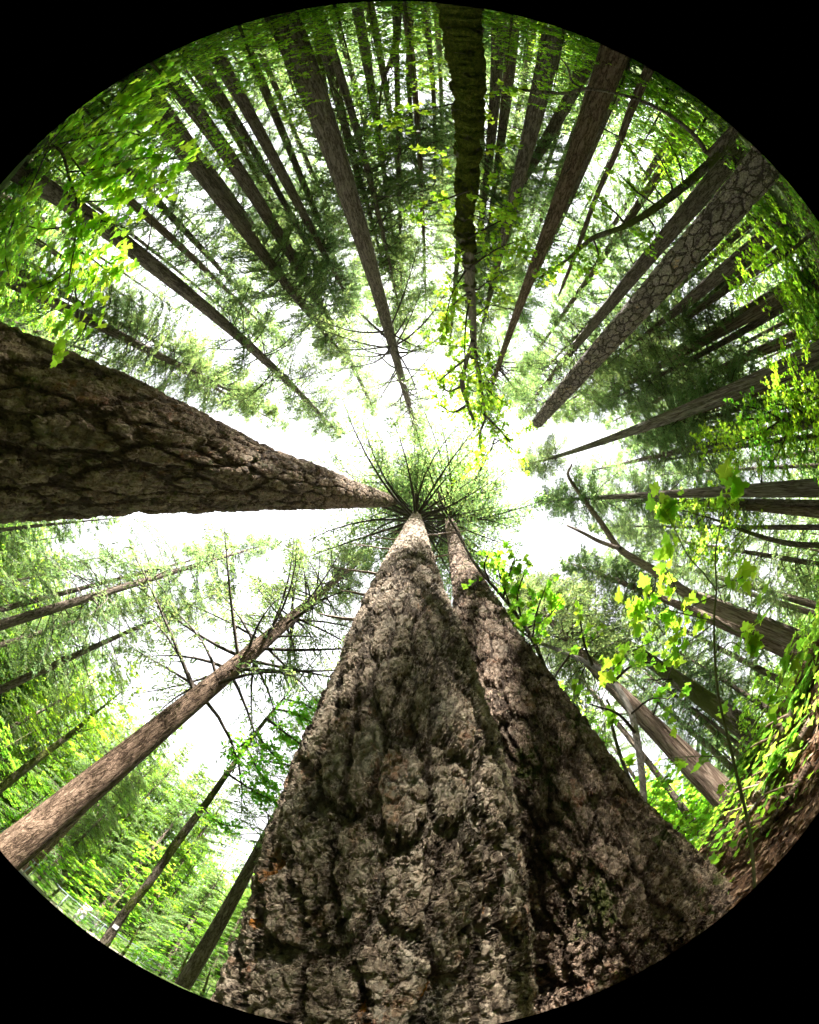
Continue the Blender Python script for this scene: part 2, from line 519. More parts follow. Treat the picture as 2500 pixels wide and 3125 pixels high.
def leafy_twigs(mb, g, limbs, n_twig, tlen, m_leaf, size, tmpl, up_bias=.25, tmin=.2, wob=.35, twig_r=.006, nsd=.45, flat=1.):
    """limbs: polylines (x y z r); sprouts leafy twigs along them"""
    up = np.array([0, 0, 1.])
    for P in limbs:
        P = np.asarray(P, float)
        k = len(P)
        L = np.linalg.norm(np.diff(P[:, :3], axis=0), axis=1).sum()
        n = max(2, int(n_twig * L))
        t = tmin + (1 - tmin) * np.sort(g.random(n)) ** .8
        x = t * (k - 1); i = np.clip(x.astype(int), 0, k - 2); f = (x - i)[:, None]
        p = P[i, :3] * (1 - f) + P[i + 1, :3] * f
        tg = unit(P[i + 1, :3] - P[i, :3])
        rnd = g.normal(0, 1, (n, 3)); rnd[:, 2] *= .35 * flat
        d = unit(tg * .55 + unit(rnd) * .95 + up * up_bias)
        tl = tlen * g.uniform(.45, 1.25, n) * (1.15 - .5 * t)
        e = p + d * tl[:, None] - up * (.14 * tl)[:, None]
        ribbons(mb, p, e, np.full(n, twig_r))
        j = np.repeat(np.arange(n), m_leaf); N = len(j)
        u = np.tile((np.arange(m_leaf) + .6) / m_leaf, n) ** .8
        q = p[j] + (e - p)[j] * u[:, None] + g.normal(0, wob * .12 * tlen, (N, 3))
        ax = d[j] * .55 + g.normal(0, .65, (N, 3)) * np.array([1, 1, .5]) - up * .22
        nr = up + g.normal(0, nsd, (N, 3))
        leaves(mb, q, ax, nr, size * g.uniform(.55, 1.25, N), tmpl, 1., 0, g.uniform(.1, .25))


def maple_crown(name, seed, L=8., Rb=2.6, nl=26, n_twig=7, tlen=.8, m_leaf=8, size=.15):
    g = R8(seed); mb = MB(); limbs = []
    for i in range(nl):
        h = (i + g.random()) / nl
        az = i * 2.4 + g.normal(0, .4)
        l = Rb * (1.05 - h * .75) * g.uniform(.6, 1.15)
        s = np.linspace(0, 1, 7)
        c = g.normal(0, .35)
        r = np.stack([np.cos(az + c * s) * l * s, np.sin(az + c * s) * l * s, h * L + l * (.55 * s - .35 * s * s) + g.normal(0, .04, 7) * l, (.014 + .008 * l) * (1 - .85 * s)], 1)
        limbs.append(r); tube(mb, r, 4, 1, False)
    leafy_twigs(mb, g, limbs, n_twig, tlen, m_leaf, size, LEAF_MID, tmin=.15)
    return mb.mesh(name, [MAPLE, M['twig']])


PROTO = {
    'dense': [conifer_crown('conifer_foliage', 21), conifer_crown('conifer_foliage', 22, Rb=3.2, droop=.65, nb=155), conifer_crown('conifer_foliage', 23, Rb=3.9, pitch0=-.2)],
    'short': [conifer_crown('short_conifer_foliage', 24, L=10, nb=85, Rb=3.3), conifer_crown('short_conifer_foliage', 25, L=10, nb=95, Rb=2.9, pitch0=-.2)],
    'open': [conifer_crown('open_conifer_foliage', 31, nb=125, K=26, bare=.25, keep=.95, Rb=4.0), conifer_crown('open_conifer_foliage', 32, nb=115, K=26, bare=.28, keep=.9, Rb=3.9, droop=.7, pitch0=-.15)],
    'bare': [conifer_crown('bare_conifer_foliage', 41, nb=150, K=22, bare=.42, keep=.7, Rb=3.6, Mf=8, droop=.35, pitch0=.05), conifer_crown('bare_conifer_foliage', 42, nb=140, K=22, bare=.36, keep=.75, Rb=3.8, Mf=8, pitch0=.0)],
    'giant': [conifer_crown('giant_fir_foliage', 51, nb=125, K=28, bare=.34, keep=.9, Rb=7.0, Mf=9, lsize=.25, droop=.75, pitch0=.25, pitch1=.9, base_short=.75, rstem=.055, tww=2.),
              conifer_crown('giant_fir_foliage', 52, nb=115, K=28, bare=.36, keep=.85, Rb=6.6, Mf=9, lsize=.25, droop=.7, pitch0=.2, pitch1=.9, base_short=.8, rstem=.055, tww=2.)],
    'maple': [maple_crown('maple_foliage', 61), maple_crown('maple_foliage', 62, L=6, Rb=3.2, nl=24), maple_crown('maple_foliage', 63, L=10, Rb=2.4, nl=30)],
    'hill': [maple_crown('hillside_foliage', 81, L=8, Rb=2.5, nl=34, n_twig=11, tlen=.8, m_leaf=12, size=.085), maple_crown('hillside_foliage', 82, L=8, Rb=2.9, nl=30, n_twig=11, tlen=.9, m_leaf=12, size=.08)],
    'spoke': [conifer_crown('spoke_fir_foliage', 91, nb=135, K=30, bare=.32, keep=.75, Rb=4.6, Mf=8, droop=.35, pitch0=.1, base_short=.8, rstem=.042, tww=1.8), conifer_crown('spoke_fir_foliage', 92, nb=120, K=30, bare=.35, keep=.75, Rb=5.0, Mf=8, droop=.4, pitch0=.05, base_short=.8, rstem=.045, tww=1.8)],
    'bush': [maple_crown('shrub_foliage', 71, L=1.8, Rb=1.5, nl=18, n_twig=9, tlen=.5, m_leaf=8, size=.11), maple_crown('shrub_foliage', 72, L=1.2, Rb=1.3, nl=16, n_twig=10, tlen=.45, m_leaf=9, size=.10)],
}
PLEN = {'hill': 8., 'spoke': 20., 'short': 10., 'dense': 20., 'open': 20., 'bare': 20., 'giant': 20., 'maple': 8., 'bush': 1.6}


def put_crown(root, kind, base, top, width, tint, seed, name='crown'):
    g = random.Random(seed)
    if kind in ('dense', 'open') and (Vector(top) - Vector(base)).length < 14: kind = 'short'
    me = PROTO[kind][seed % len(PROTO[kind])]
    o = link(name, me, root)
    d = Vector(top) - Vector(base)
    q = Vector((0, 0, 1)).rotation_difference(d)
    s = d.length / PLEN[kind]
    o.matrix_local = Matrix.Translation(Vector(base) - root.location) @ q.to_matrix().to_4x4() @ Matrix.Rotation(g.uniform(0, 6.28), 4, 'Z') @ Matrix.Diagonal((width, width, s, 1))
    k = g.uniform(.82, 1.2)
    o.color = (tint[0] * k * g.uniform(.93, 1.07), tint[1] * k, tint[2] * k * g.uniform(.9, 1.1), 1)
    return o


# ------------------------------------------------------------------ fitting a trunk to where it is seen
def fit(pts, D, lean=.12, straight=False):
    rows = []
    d0 = ray(*pts[0][:2]); h0 = Vector((d0.x, d0.y)).normalized()
    B = h0 * D
    for x, y, w in pts:
        d = ray(x, y); dh = Vector((d.x, d.y))
        el = math.degrees(math.asin(max(-1, min(1, d.z))))
        t = B.dot(dh) / dh.length_squared * (1 - lean * max(0, el) / 90)
        p = EYE + d * t
        rp = math.hypot(x - LX, y - LY); th = 2 * math.asin(min(.999, rp / F2))
        ha = w / 2 * math.sin(th) / max(rp, 1)
        rows.append((p.x, p.y, p.z, t * math.sin(ha)))
    if straight and len(rows) > 3:   # conifers grow straight: even out the reading errors
        A = np.array(rows)
        wt = 1 / (A[:, 2] + D)
        for k in (0, 1):
            A[:, k] = np.polyval(np.polyfit(A[:, 2], A[:, k], 2, w=wt), A[:, 2])
        A[:, 3] = np.maximum(.02, .35 * A[:, 3] + .65 * np.polyval(np.polyfit(A[:, 2], A[:, 3], 2, w=wt), A[:, 2]))
        rows = [tuple(r) for r in A]
    return rows


def full_trunk(rows, extra, flare=1.12, top_r=.02):
    """carry the fitted rows down to the soil and up to the tip"""
    r = [list(a) for a in rows]
    a, b = r[0], r[1]
    dz = max(.5, b[2] - a[2])
    k = [max(-.25, min(.25, (b[i] - a[i]) / dz)) for i in (0, 1)]
    x, y = a[0], a[1]
    for _ in range(3):
        z = gz(x, y); x = a[0] - k[0] * (a[2] - z); y = a[1] - k[1] * (a[2] - z)
    z = gz(x, y)
    down = a[2] - z
    base = (x, y, z)
    if down > .25:
        m = []
        for f, fl in ((0, flare), (.12, 1 + (flare - 1) * .55), (.4, 1 + (flare - 1) * .2)):
            m.append([x + (a[0] - x) * f, y + (a[1] - y) * f, z - (.2 if f == 0 else 0) + (a[2] - z) * f, max(a[3], r[0][3]) * (1.04 - .04 * f) * fl])
        r = m + r
    if extra > 0:
        p, q = r[-2], r[-1]
        dz = max(.6, q[2] - p[2])
        k = [max(-.12, min(.12, (q[i] - p[i]) / dz)) for i in (0, 1)]
        for f in (.5, 1.):
            r.append([q[0] + k[0] * extra * f, q[1] + k[1] * extra * f, q[2] + extra * f, q[3] * (1 - f) + top_r * f])
    return r, base


def trunk_obj(root, P, bark, sides=14, rings=60, lump=.05, seed=0, name='trunk', butt=0.):
    mb = MB()
    Q = catmull(P, rings)
    Q[:, 3] = np.maximum(Q[:, 3], .006)
    Q[:, :3] -= np.array(root.location)
    tube(mb, Q, sides, 0, True, lump, seed, True, butt)
    return link(name, mb.mesh(name, [M[bark]]), root)


GREEN = (1, 1, 1)
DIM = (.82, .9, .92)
LIT = (1.5, 1.45, .95)
REPORT = []


def z_at(P, z):
    """trunk centre at height z"""
    P = np.asarray(P)
    return Vector([float(np.interp(z, P[:, 2], P[:, i])) for i in (0, 1)] + [z])


def tree(name, label, cat, bark, D, pts, crown='dense', start=38, extra=4., width=1., tint=GREEN, lean=.12, group=None, sides=14,
         rings=60, lump=.05, butt=.0, flare=1.12, top_r=.02, seed=None):
    seed = len(REPORT) + 3 if seed is None else seed
    rows = fit(pts, D, lean, cat == 'tree' and name in ('fir_tree', 'redwood_tree', 'pine_tree'))
    P, base = full_trunk(rows, extra, flare, top_r)
    root = thing(name, label, cat, base, group)
    trunk_obj(root, P, bark, sides, rings, lump, seed, butt=butt)
    H = P[-1][2]
    REPORT.append((len(REPORT), name, round(D, 1), 'r0 %.2f r1 %.2f' % (rows[0][3], rows[-1][3]), 'z %.1f..%.1f' % (rows[0][2], rows[-1][2]), 'H %.1f' % H))
    if crown:
        zs = EYE.z + D * math.tan(math.radians(start))
        zs = max(1.0, min(zs, H - (9 if crown in ('dense', 'open') else 4)))
        put_crown(root, crown, z_at(P, zs), P[-1][:3], width, tint, seed)
    return root, P

# ================================================================== the three giants beside the lens
def giant(label, bark, D, pts, extra, lean, seed, crown_from, sides, rings, width=1., butt=0., flare=1.2):
    rows = fit(pts, D, lean)
    P, base = full_trunk(rows, extra, flare, .05)
    root = thing('giant_fir_tree', label, 'tree', base, None)
    P = np.asarray(P)
    mb = MB()
    # rings packed towards the ground, where the lens is nearest
    Q = catmull(P, 400)
    L = np.r_[0, np.cumsum(np.linalg.norm(np.diff(Q[:, :3], axis=0), axis=1))]
    u = np.linspace(0, 1, rings) ** 2.3 * L[-1]
    Q = np.stack([np.interp(u, L, Q[:, k]) for k in range(4)], 1)
    Q[:, :3] -= np.array(root.location)
    tube(mb, Q, sides, 0, True, .03, seed, True, butt)
    link('trunk', mb.mesh('trunk', [M[bark]]), root)
    REPORT.append((len(REPORT), 'giant', D, 'r0 %.2f r1 %.2f' % (rows[0][3], rows[-1][3]), 'z %.1f..%.1f' % (rows[0][2], rows[-1][2]), 'H %.1f' % P[-1][2]))
    put_crown(root, 'giant', z_at(P, crown_from), P[-1][:3], width, (.9, .95, .9), seed)
    return root, P


def stub(root, a, b, r, bend=(0, 0, 0), bark='dead', name='dead_branch', sides=7, sub=0, seed=0):
    """a bare broken branch on a trunk"""
    a, b = Vector(a), Vector(b)
    g = random.Random(seed)
    m = (a + b) / 2 + Vector(bend)
    k = (b - a).length
    pts = []
    for i in range(9):
        t = i / 8
        p = a * (1 - t) ** 2 + m * 2 * t * (1 - t) + b * t * t
        p += Vector((g.uniform(-1, 1), g.uniform(-1, 1), g.uniform(-1, 1))) * .012 * k * (0 if i in (0, 8) else 1)
        pts.append([*(p - root.location), r * (1 - .72 * t)])
    mb = MB(); tube(mb, pts, sides, 0, True, .1, seed)
    for j in range(sub):
        t = g.uniform(.3, .95); p = np.array(pts[int(t * 8)])
        d = unit(np.array(b - a)) * .5 + unit(np.array([g.gauss(0, 1), g.gauss(0, 1), g.gauss(0, .6)]))
        l = k * g.uniform(.12, .3)
        tube(mb, [[*p[:3], p[3] * .6], [*(p[:3] + d * l * .5), p[3] * .4], [*(p[:3] + d * l + np.array([0, 0, -.06 * l])), p[3] * .15]], 4, 0, False)
    return link(name, mb.mesh(name, [M[bark]]), root)


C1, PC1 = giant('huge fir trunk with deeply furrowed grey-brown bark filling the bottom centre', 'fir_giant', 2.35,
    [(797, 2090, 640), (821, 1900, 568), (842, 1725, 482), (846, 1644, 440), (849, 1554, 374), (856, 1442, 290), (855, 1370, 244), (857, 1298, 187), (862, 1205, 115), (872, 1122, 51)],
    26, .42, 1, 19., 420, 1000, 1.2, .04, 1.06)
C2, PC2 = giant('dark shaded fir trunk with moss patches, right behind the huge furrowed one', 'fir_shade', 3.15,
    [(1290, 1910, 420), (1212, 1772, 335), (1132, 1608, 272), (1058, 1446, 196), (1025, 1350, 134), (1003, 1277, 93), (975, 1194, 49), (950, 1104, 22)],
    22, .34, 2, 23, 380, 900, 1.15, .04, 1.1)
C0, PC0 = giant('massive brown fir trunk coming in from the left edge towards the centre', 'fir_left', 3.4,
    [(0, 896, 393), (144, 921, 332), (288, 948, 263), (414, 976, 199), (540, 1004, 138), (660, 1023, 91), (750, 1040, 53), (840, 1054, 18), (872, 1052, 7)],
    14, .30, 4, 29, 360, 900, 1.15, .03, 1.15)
for k, (h, side, l, up) in enumerate([(4.6, -1, .55, .05), (5.6, -1, .5, .15), (6.9, -1, 1.0, .1), (8.6, 1, .7, .5), (9.6, -1, 1.2, .3), (11.5, -1, 1.5, .3), (12.6, 1, 1.4, .4), (13.6, -1, 1.7, .2)]):
    c = z_at(PC1, h); r = float(np.interp(h, PC1[:, 2], PC1[:, 3]))
    a = Vector((c.x + side * r * .92, c.y - .12, h))
    stub(C1, a, a + Vector((side * l, -.1 * l, up * l)), .028, (0, 0, -.06), 'dead', seed=k, sub=2 if l > 1 else 0)

# ================================================================== trees one can tell apart
T = {}


def tr(key, *a, **k):
    T[key] = tree(*a, **k)


FIR, MAP = 'fir_tree', 'maple_tree'
# ---- left edge
tr('L1', FIR, 'straight bare-stemmed fir behind the top left maple leaves, first above the massive left trunk', 'tree', 'fir', 10,
   [(100, 400, 44), (209, 468, 38), (306, 540, 34), (414, 624, 27), (486, 689, 22), (540, 746, 18), (612, 815, 13), (696, 887, 6)], 'open', 46, 4, .9)
tr('L2', FIR, 'slim fir just above the massive left trunk, the lower and thicker of a close pair', 'tree', 'fir', 13,
   [(0, 577, 30), (90, 628, 26), (180, 671, 22), (270, 710, 18), (360, 757, 14), (450, 800, 9), (504, 833, 5)], 'dense', 25, 5, 1.)
tr('L3', FIR, 'thin fir running close above a thicker slim fir at the left edge', 'tree', 'dark', 17,
   [(60, 580, 16), (126, 617, 14), (180, 642, 13), (252, 678, 11), (342, 725, 6)], 'open', 24, 5, .9)
tr('L4', FIR, 'slender fir with hanging twigs, first below the massive left trunk', 'tree', 'dark', 13,
   [(0, 1313, 22), (90, 1288, 21), (180, 1259, 18), (288, 1226, 14), (396, 1190, 9), (504, 1162, 5)], 'open', 22, 6, 1.0, lean=.05)
tr('L5', FIR, 'thinnest leaning fir between two straight firs at the lower left edge', 'tree', 'dark', 14,
   [(0, 1450, 18), (90, 1410, 16), (180, 1367, 13), (288, 1320, 8), (396, 1273, 4)], 'open', 20, 5, .9, lean=.05)
tr('L6', MAP, 'forked mossy maple stem against the sunlit hillside, lower left edge', 'tree', 'mossy', 15,
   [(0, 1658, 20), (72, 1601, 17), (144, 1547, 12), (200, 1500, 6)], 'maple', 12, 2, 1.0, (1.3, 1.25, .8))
tr('L7', FIR, 'tall reddish fir with bare radiating limbs crossing the lower left', 'tree', 'fir_red', 7.2,
   [(33, 1785, 86), (132, 1702, 76), (214, 1637, 68), (270, 1583, 60), (342, 1514, 51), (432, 1450, 43), (522, 1378, 35), (612, 1313, 26), (660, 1262, 19), (714, 1219, 11), (753, 1176, 6)],
   'spoke', 36, 4, 1.0, (1.0, 1.0, 1), sides=40, rings=160, lump=.05, butt=.04)
tr('L8', MAP, 'dark mossy leaning maple stem in front of the footbridge', 'tree', 'mossy', 8.5,
   [(221, 1984, 26), (264, 1918, 22), (313, 1858, 20), (379, 1762, 19), (429, 1696, 15), (478, 1627, 12), (551, 1525, 8), (601, 1464, 4)], None, lump=.14)
tr('L9', FIR, 'grey-brown fir with drooping bare limbs left of the huge furrowed trunk', 'tree', 'fir', 10,
   [(396, 2056, 38), (426, 2000, 34), (495, 1891, 28), (528, 1818, 25), (561, 1752, 21), (606, 1666, 12), (640, 1590, 6)], 'bare', 20, 5, .7, (1.2, 1.2, .9))
tr('L10', FIR, 'thin straight pole tree just right of the tall reddish fir base', 'tree', 'dark', 22,
   [(79, 1851, 10), (165, 1769, 8), (215, 1720, 5)], 'open', 22, 6, .7, (1.2, 1.25, .9))
tr('L10b', FIR, 'shaded fir half hidden behind the base of the tall reddish fir', 'tree', 'fir_red', 20,
   [(84, 1800, 19), (140, 1742, 16), (200, 1680, 11)], 'dense', 14, 9, .9, (1.2, 1.25, .9))
# ---- top left fan
tr('T1', FIR, 'broad dark fir in the top left fan, the one nearest the maple leaves', 'tree', 'dark', 12.5,
   [(275, 173, 44), (288, 191, 41), (378, 306, 36), (450, 396, 31), (511, 475, 27), (566, 552, 22), (642, 642, 16), (696, 714, 9)], 'open', 40, 4, 1.)
tr('T2', FIR, 'narrow dark fir squeezed between two broad ones in the top left fan', 'tree', 'dark', 18,
   [(346, 216, 19), (414, 313, 17), (515, 461, 13), (590, 570, 7)], 'open', 40, 4, .8)
tr('T3', FIR, 'broad fir of the top left fan whose tip reaches farthest to the centre', 'tree', 'fir', 13,
   [(346, 144, 44), (389, 202, 38), (468, 313, 33), (536, 410, 28), (605, 504, 23), (671, 642, 17), (736, 761, 10), (786, 854, 4)], 'open', 43, 3, 1.)
tr('T4', FIR, 'mid-sized mottled fir between two broad firs in the top left fan', 'tree', 'mossy', 20,
   [(385, 108, 20), (450, 202, 18), (504, 295, 14), (562, 414, 10), (610, 500, 5)], 'open', 30, 5, .9)
tr('T4b', FIR, 'very thin pale pole in the top left fan next to the mottled fir', 'tree', 'grey', 22,
   [(430, 112, 8), (480, 230, 7), (540, 350, 5), (590, 440, 3)], 'open', 34, 4, .6)
tr('T5', FIR, 'clean straight fir in the middle of the top left fan, sky on both sides', 'tree', 'fir', 14,
   [(443, 97, 32), (479, 155, 30), (533, 245, 27), (576, 331, 24), (621, 421, 20), (660, 486, 15), (715, 590, 7)], 'open', 45, 4, 1.)
tr('T6', FIR, 'dark thin fir just left of the tallest top trunk', 'tree', 'dark', 17,
   [(515, 86, 22), (551, 169, 20), (594, 270, 17), (649, 407, 13), (689, 511, 9), (735, 610, 5)], 'open', 36, 4, .8)
tr('T7', FIR, 'thinnest fir squeezed up against the tallest top trunk on its left', 'tree', 'dark', 21,
   [(536, 72, 17), (576, 173, 13), (606, 238, 10), (656, 353, 7), (690, 430, 4)], 'open', 30, 5, .9)
# ---- top
tr('T8', FIR, 'tallest clean trunk from the top edge to the centre with a ring of bare twigs', 'tree', 'fir', 9.2,
   [(599, 34, 74), (642, 148, 62), (692, 293, 51), (730, 418, 42), (767, 535, 33), (804, 642, 26), (840, 743, 19), (858, 822, 14), (872, 887, 9), (881, 930, 5)],
   'spoke', 60, 2, .85, sides=36, rings=140)
tr('T9', MAP, 'mossy thin stem just right of the tallest top trunk', 'tree', 'mossy', 17,
   [(668, 60, 18), (672, 110, 17), (684, 180, 12), (696, 250, 7)], 'maple', 18, 2, .9, (.9, .95, .8))
tr('T10', FIR, 'dark fir next to the mossy thin stem, right of the tallest top trunk', 'tree', 'dark', 15,
   [(680, 80, 26), (689, 119, 24), (710, 202, 21), (732, 281, 17), (754, 360, 14), (782, 461, 8)], 'dense', 36, 5, .85)
tr('T11', FIR, 'brown fir at the top with leafy boughs, third right of the tallest trunk', 'tree', 'fir', 16,
   [(760, 50, 24), (775, 144, 20), (786, 223, 16), (804, 313, 12), (815, 403, 9), (829, 511, 5)], 'dense', 30, 5, .9)
tr('T12', MAP, 'crooked dark maple stem bending left at the top edge', 'tree', 'mossy', 10,
   [(838, 22, 17), (834, 90, 16), (824, 125, 12), (811, 155, 9), (800, 210, 5)], 'maple', 16, 1.5, .5, (.9, .95, .8), lean=0)
tr('T13', FIR, 'ruler-straight thin fir ending in a feathery spire above the sky gap', 'tree', 'dark', 15,
   [(832, 60, 13), (836, 126, 12), (840, 216, 11), (840, 324, 10), (841, 432, 8), (842, 540, 5), (847, 620, 2)], 'bare', 34, .8, .42)
tr('T14', FIR, 'thin leaning fir right of the ruler-straight spire fir', 'tree', 'dark', 19,
   [(863, 60, 14), (862, 144, 12), (865, 252, 9), (872, 324, 6), (887, 414, 3)], 'open', 26, 4, .8)
tr('T15', FIR, 'dark pole fir left of the mossy trunk at the top', 'tree', 'dark', 19,
   [(900, 60, 13), (908, 144, 12), (916, 234, 8), (916, 360, 5)], 'dense', 24, 5, .9)
tr('T16', FIR, 'faint thin pole closest to the mossy trunk on its left', 'tree', 'fir', 24,
   [(926, 90, 8), (930, 300, 6), (932, 420, 3)], 'open', 28, 4, .9)
tr('T17', MAP, 'thick moss-covered maple trunk hanging straight down from the top edge', 'tree', 'moss', 6.6,
   [(973, 29, 82), (979, 108, 71), (986, 202, 60), (986, 310, 49), (982, 414, 39), (979, 486, 37), (986, 533, 35), (991, 612, 28), (995, 678, 23), (1000, 740, 17), (1013, 811, 12), (1024, 872, 9), (1045, 898, 5)],
   None, lean=.1, sides=150, rings=1000, lump=.09)
tr('T18', FIR, 'brown fir just right of the mossy trunk at the top', 'tree', 'fir', 15,
   [(1080, 70, 29), (1070, 162, 26), (1060, 270, 20), (1045, 360, 14), (1030, 470, 7)], 'dense', 34, 5, .8)
tr('T17b', FIR, 'fir hidden behind the mossy maple, its dark boughs showing left of it beside the sun', 'tree', 'dark', 13,
   [(985, 120, 20), (978, 300, 16), (968, 480, 12), (955, 640, 8)], 'open', 45, 8, .7)
tr('T17c', FIR, 'fir behind the mossy maple with boughs spreading to the right of it', 'tree', 'dark', 17,
   [(1005, 120, 18), (1012, 300, 14), (1018, 480, 9), (1012, 600, 5)], 'bare', 40, 4, .7)
# ---- top right
tr('T19', FIR, 'rough brown fir second right of the mossy trunk', 'tree', 'fir', 11.5,
   [(1157, 95, 48), (1154, 119, 46), (1136, 216, 42), (1115, 306, 34), (1085, 378, 26), (1063, 486, 20), (1038, 594, 13), (1015, 690, 6)], 'dense', 47, 4, .7)
tr('T20', FIR, 'leaning brown fir crossing behind two rough trunks at the top right', 'tree', 'fir', 14,
   [(1228, 150, 31), (1201, 209, 29), (1158, 274, 25), (1126, 335, 21), (1090, 400, 14)], 'dense', 35, 6, .7)
tr('T21', FIR, 'thick rough-barked fir at the top right crossed by a curved limb', 'tree', 'fir_red', 9,
   [(1290, 110, 68), (1284, 133, 66), (1262, 223, 56), (1223, 306, 45), (1190, 378, 37), (1158, 468, 30), (1126, 569, 25), (1103, 606, 21), (1074, 703, 15), (1056, 757, 11), (1034, 811, 7)],
   'bare', 62, 4, 1., sides=32, rings=140)
tr('T22', 'dead_tree', 'slim reddish dead pole without needles, right of the rough-barked fir', 'dead tree', 'redwood', 9,
   [(1360, 158, 23), (1327, 234, 18), (1295, 324, 13), (1255, 414, 11), (1216, 522, 9), (1180, 612, 5)], None, extra=.3)
tr('T23', FIR, 'straight brown fir lying close along the left of the plated pine', 'tree', 'fir', 11,
   [(1525, 353, 42), (1464, 421, 40), (1392, 504, 35), (1320, 587, 29), (1266, 667, 23), (1212, 728, 16), (1176, 775, 10), (1122, 836, 5)], 'bare', 50, 4, .9)
tr('T24', 'pine_tree', 'pale pine with jigsaw bark plates and ochre patches, broken off at its top', 'tree', 'pine', 6.2,
   [(1617, 337, 84), (1554, 407, 75), (1464, 515, 67), (1381, 605, 58), (1338, 660, 50), (1248, 750, 42), (1176, 833, 33), (1133, 888, 24)], None, extra=0, sides=110, rings=520, lump=.03)
tr('T25', FIR, 'shaded fir pair stem right beneath the plated pine', 'tree', 'fir', 13,
   [(1590, 508, 28), (1529, 570, 32), (1464, 617, 25), (1428, 646, 18), (1350, 710, 7)], 'dense', 40, 6, .9)
tr('T25b', FIR, 'thin grey fir below the shaded stem next to the plated pine', 'tree', 'grey', 16,
   [(1592, 536, 18), (1540, 580, 14), (1490, 625, 9), (1420, 690, 4)], 'open', 34, 6, .8)
# ---- right
tr('T26', FIR, 'uppermost of the slim firs fanning out at the right edge', 'tree', 'fir', 15,
   [(1694, 620, 20), (1608, 667, 18), (1518, 721, 14), (1428, 772, 10), (1356, 804, 5)], 'dense', 44, 6, .85)
tr('T27', FIR, 'slim shaded fir right under the uppermost fir of the right fan', 'tree', 'dark', 19,
   [(1694, 653, 12), (1608, 699, 9), (1536, 736, 5)], 'dense', 32, 10, 1.)
tr('T28', FIR, 'slim pale-lit fir third from the top of the right fan', 'tree', 'redwood', 16,
   [(1705, 689, 17), (1608, 725, 12), (1518, 772, 8), (1428, 815, 4)], 'dense', 42, 6, .8)
tr('T29', FIR, 'thinnest dark pole above the big shaggy redwood on the right', 'tree', 'dark', 19,
   [(1690, 715, 9), (1554, 764, 6), (1470, 800, 3)], 'open', 36, 8, .9)
tr('T30', 'redwood_tree', 'long shaggy redwood with a mossy upper edge running from the right edge to the centre', 'tree', 'redwood_g', 9.5,
   [(1725, 746, 56), (1644, 775, 46), (1536, 829, 36), (1428, 872, 26), (1320, 908, 18), (1230, 937, 12), (1158, 962, 7), (1111, 977, 3)], 'open', 66, 2, .75, sides=30, rings=120)
tr('T31', 'redwood_tree', 'dark redwood tucked directly under the long shaggy one', 'tree', 'redwood', 13,
   [(1725, 782, 34), (1660, 800, 26), (1608, 822, 18), (1520, 850, 8)], 'dense', 45, 7, .9)
tr('T32', FIR, 'short-looking dark fir above the bright hanging maple at the right edge', 'tree', 'dark', 15,
   [(1725, 815, 26), (1650, 832, 22), (1580, 850, 14), (1480, 884, 7)], 'dense', 46, 6, .9)
tr('T33', FIR, 'thin reddish fir passing behind the bright hanging maple', 'tree', 'redwood', 17,
   [(1725, 865, 17), (1640, 876, 15), (1536, 893, 13), (1392, 922, 7)], 'dense', 48, 5, .8)
tr('T34', FIR, 'thin grey fir below the hanging maple, right side', 'tree', 'grey', 17,
   [(1725, 915, 15), (1640, 925, 13), (1561, 937, 12), (1464, 955, 8)], 'dense', 46, 6, .8)
tr('T35', 'redwood_tree', 'thick greenish redwood running level along the right side', 'tree', 'redwood_g', 9,
   [(1725, 1024, 42), (1608, 1031, 32), (1464, 1036, 20), (1356, 1040, 14), (1248, 1045, 9), (1158, 1051, 5)], 'dense', 60, 3, .8, sides=26, rings=100)
tr('T36', FIR, 'thin dark fir right below the level greenish redwood', 'tree', 'dark', 13,
   [(1725, 1058, 17), (1572, 1054, 13), (1428, 1053, 8), (1320, 1052, 4)], 'open', 55, 5, .8)
tr('T37', 'redwood_tree', 'shadowy redwood second below the level greenish one', 'tree', 'redwood', 13,
   [(1725, 1078, 24), (1608, 1068, 17), (1500, 1062, 9)], 'dense', 48, 7, .8)
tr('T38', FIR, 'thin level pole under the shadowy redwood, right edge', 'tree', 'dark', 16,
   [(1725, 1108, 13), (1572, 1108, 10), (1356, 1106, 4)], 'open', 50, 5, .8)
tr('T39', MAP, 'dark bent maple limb-like stem at the right edge behind the sapling', 'tree', 'mossy', 10,
   [(1725, 1146, 13), (1660, 1142, 12), (1580, 1120, 9), (1500, 1090, 5)], 'maple', 36, 2, .8, lean=0)
# ---- lower right
tr('T40', 'dead_tree', 'pale weathered dead redwood with a forked crooked top', 'dead tree', 'pale', 8.2,
   [(1725, 1370, 38), (1644, 1334, 35), (1554, 1295, 32), (1464, 1259, 27), (1392, 1208, 21), (1338, 1176, 17), (1302, 1150, 14), (1266, 1098, 12), (1223, 1040, 9), (1198, 1002, 7), (1204, 976, 4)],
   None, extra=0, lean=.08, sides=24, rings=140)
tr('T41', 'redwood_tree', 'shaded redwood right below the pale dead one', 'tree', 'redwood', 10,
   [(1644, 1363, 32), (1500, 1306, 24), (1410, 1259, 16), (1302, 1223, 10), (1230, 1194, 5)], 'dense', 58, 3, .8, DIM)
tr('T42', FIR, 'sturdy rough fir with a mossy foot on the lower right bank', 'tree', 'mossy', 8.5,
   [(1644, 1586, 62), (1572, 1529, 54), (1500, 1486, 45), (1428, 1428, 35), (1385, 1399, 29), (1284, 1334, 22), (1230, 1291, 17), (1176, 1255, 10)], 'open', 50, 4, .8, sides=26, rings=110)
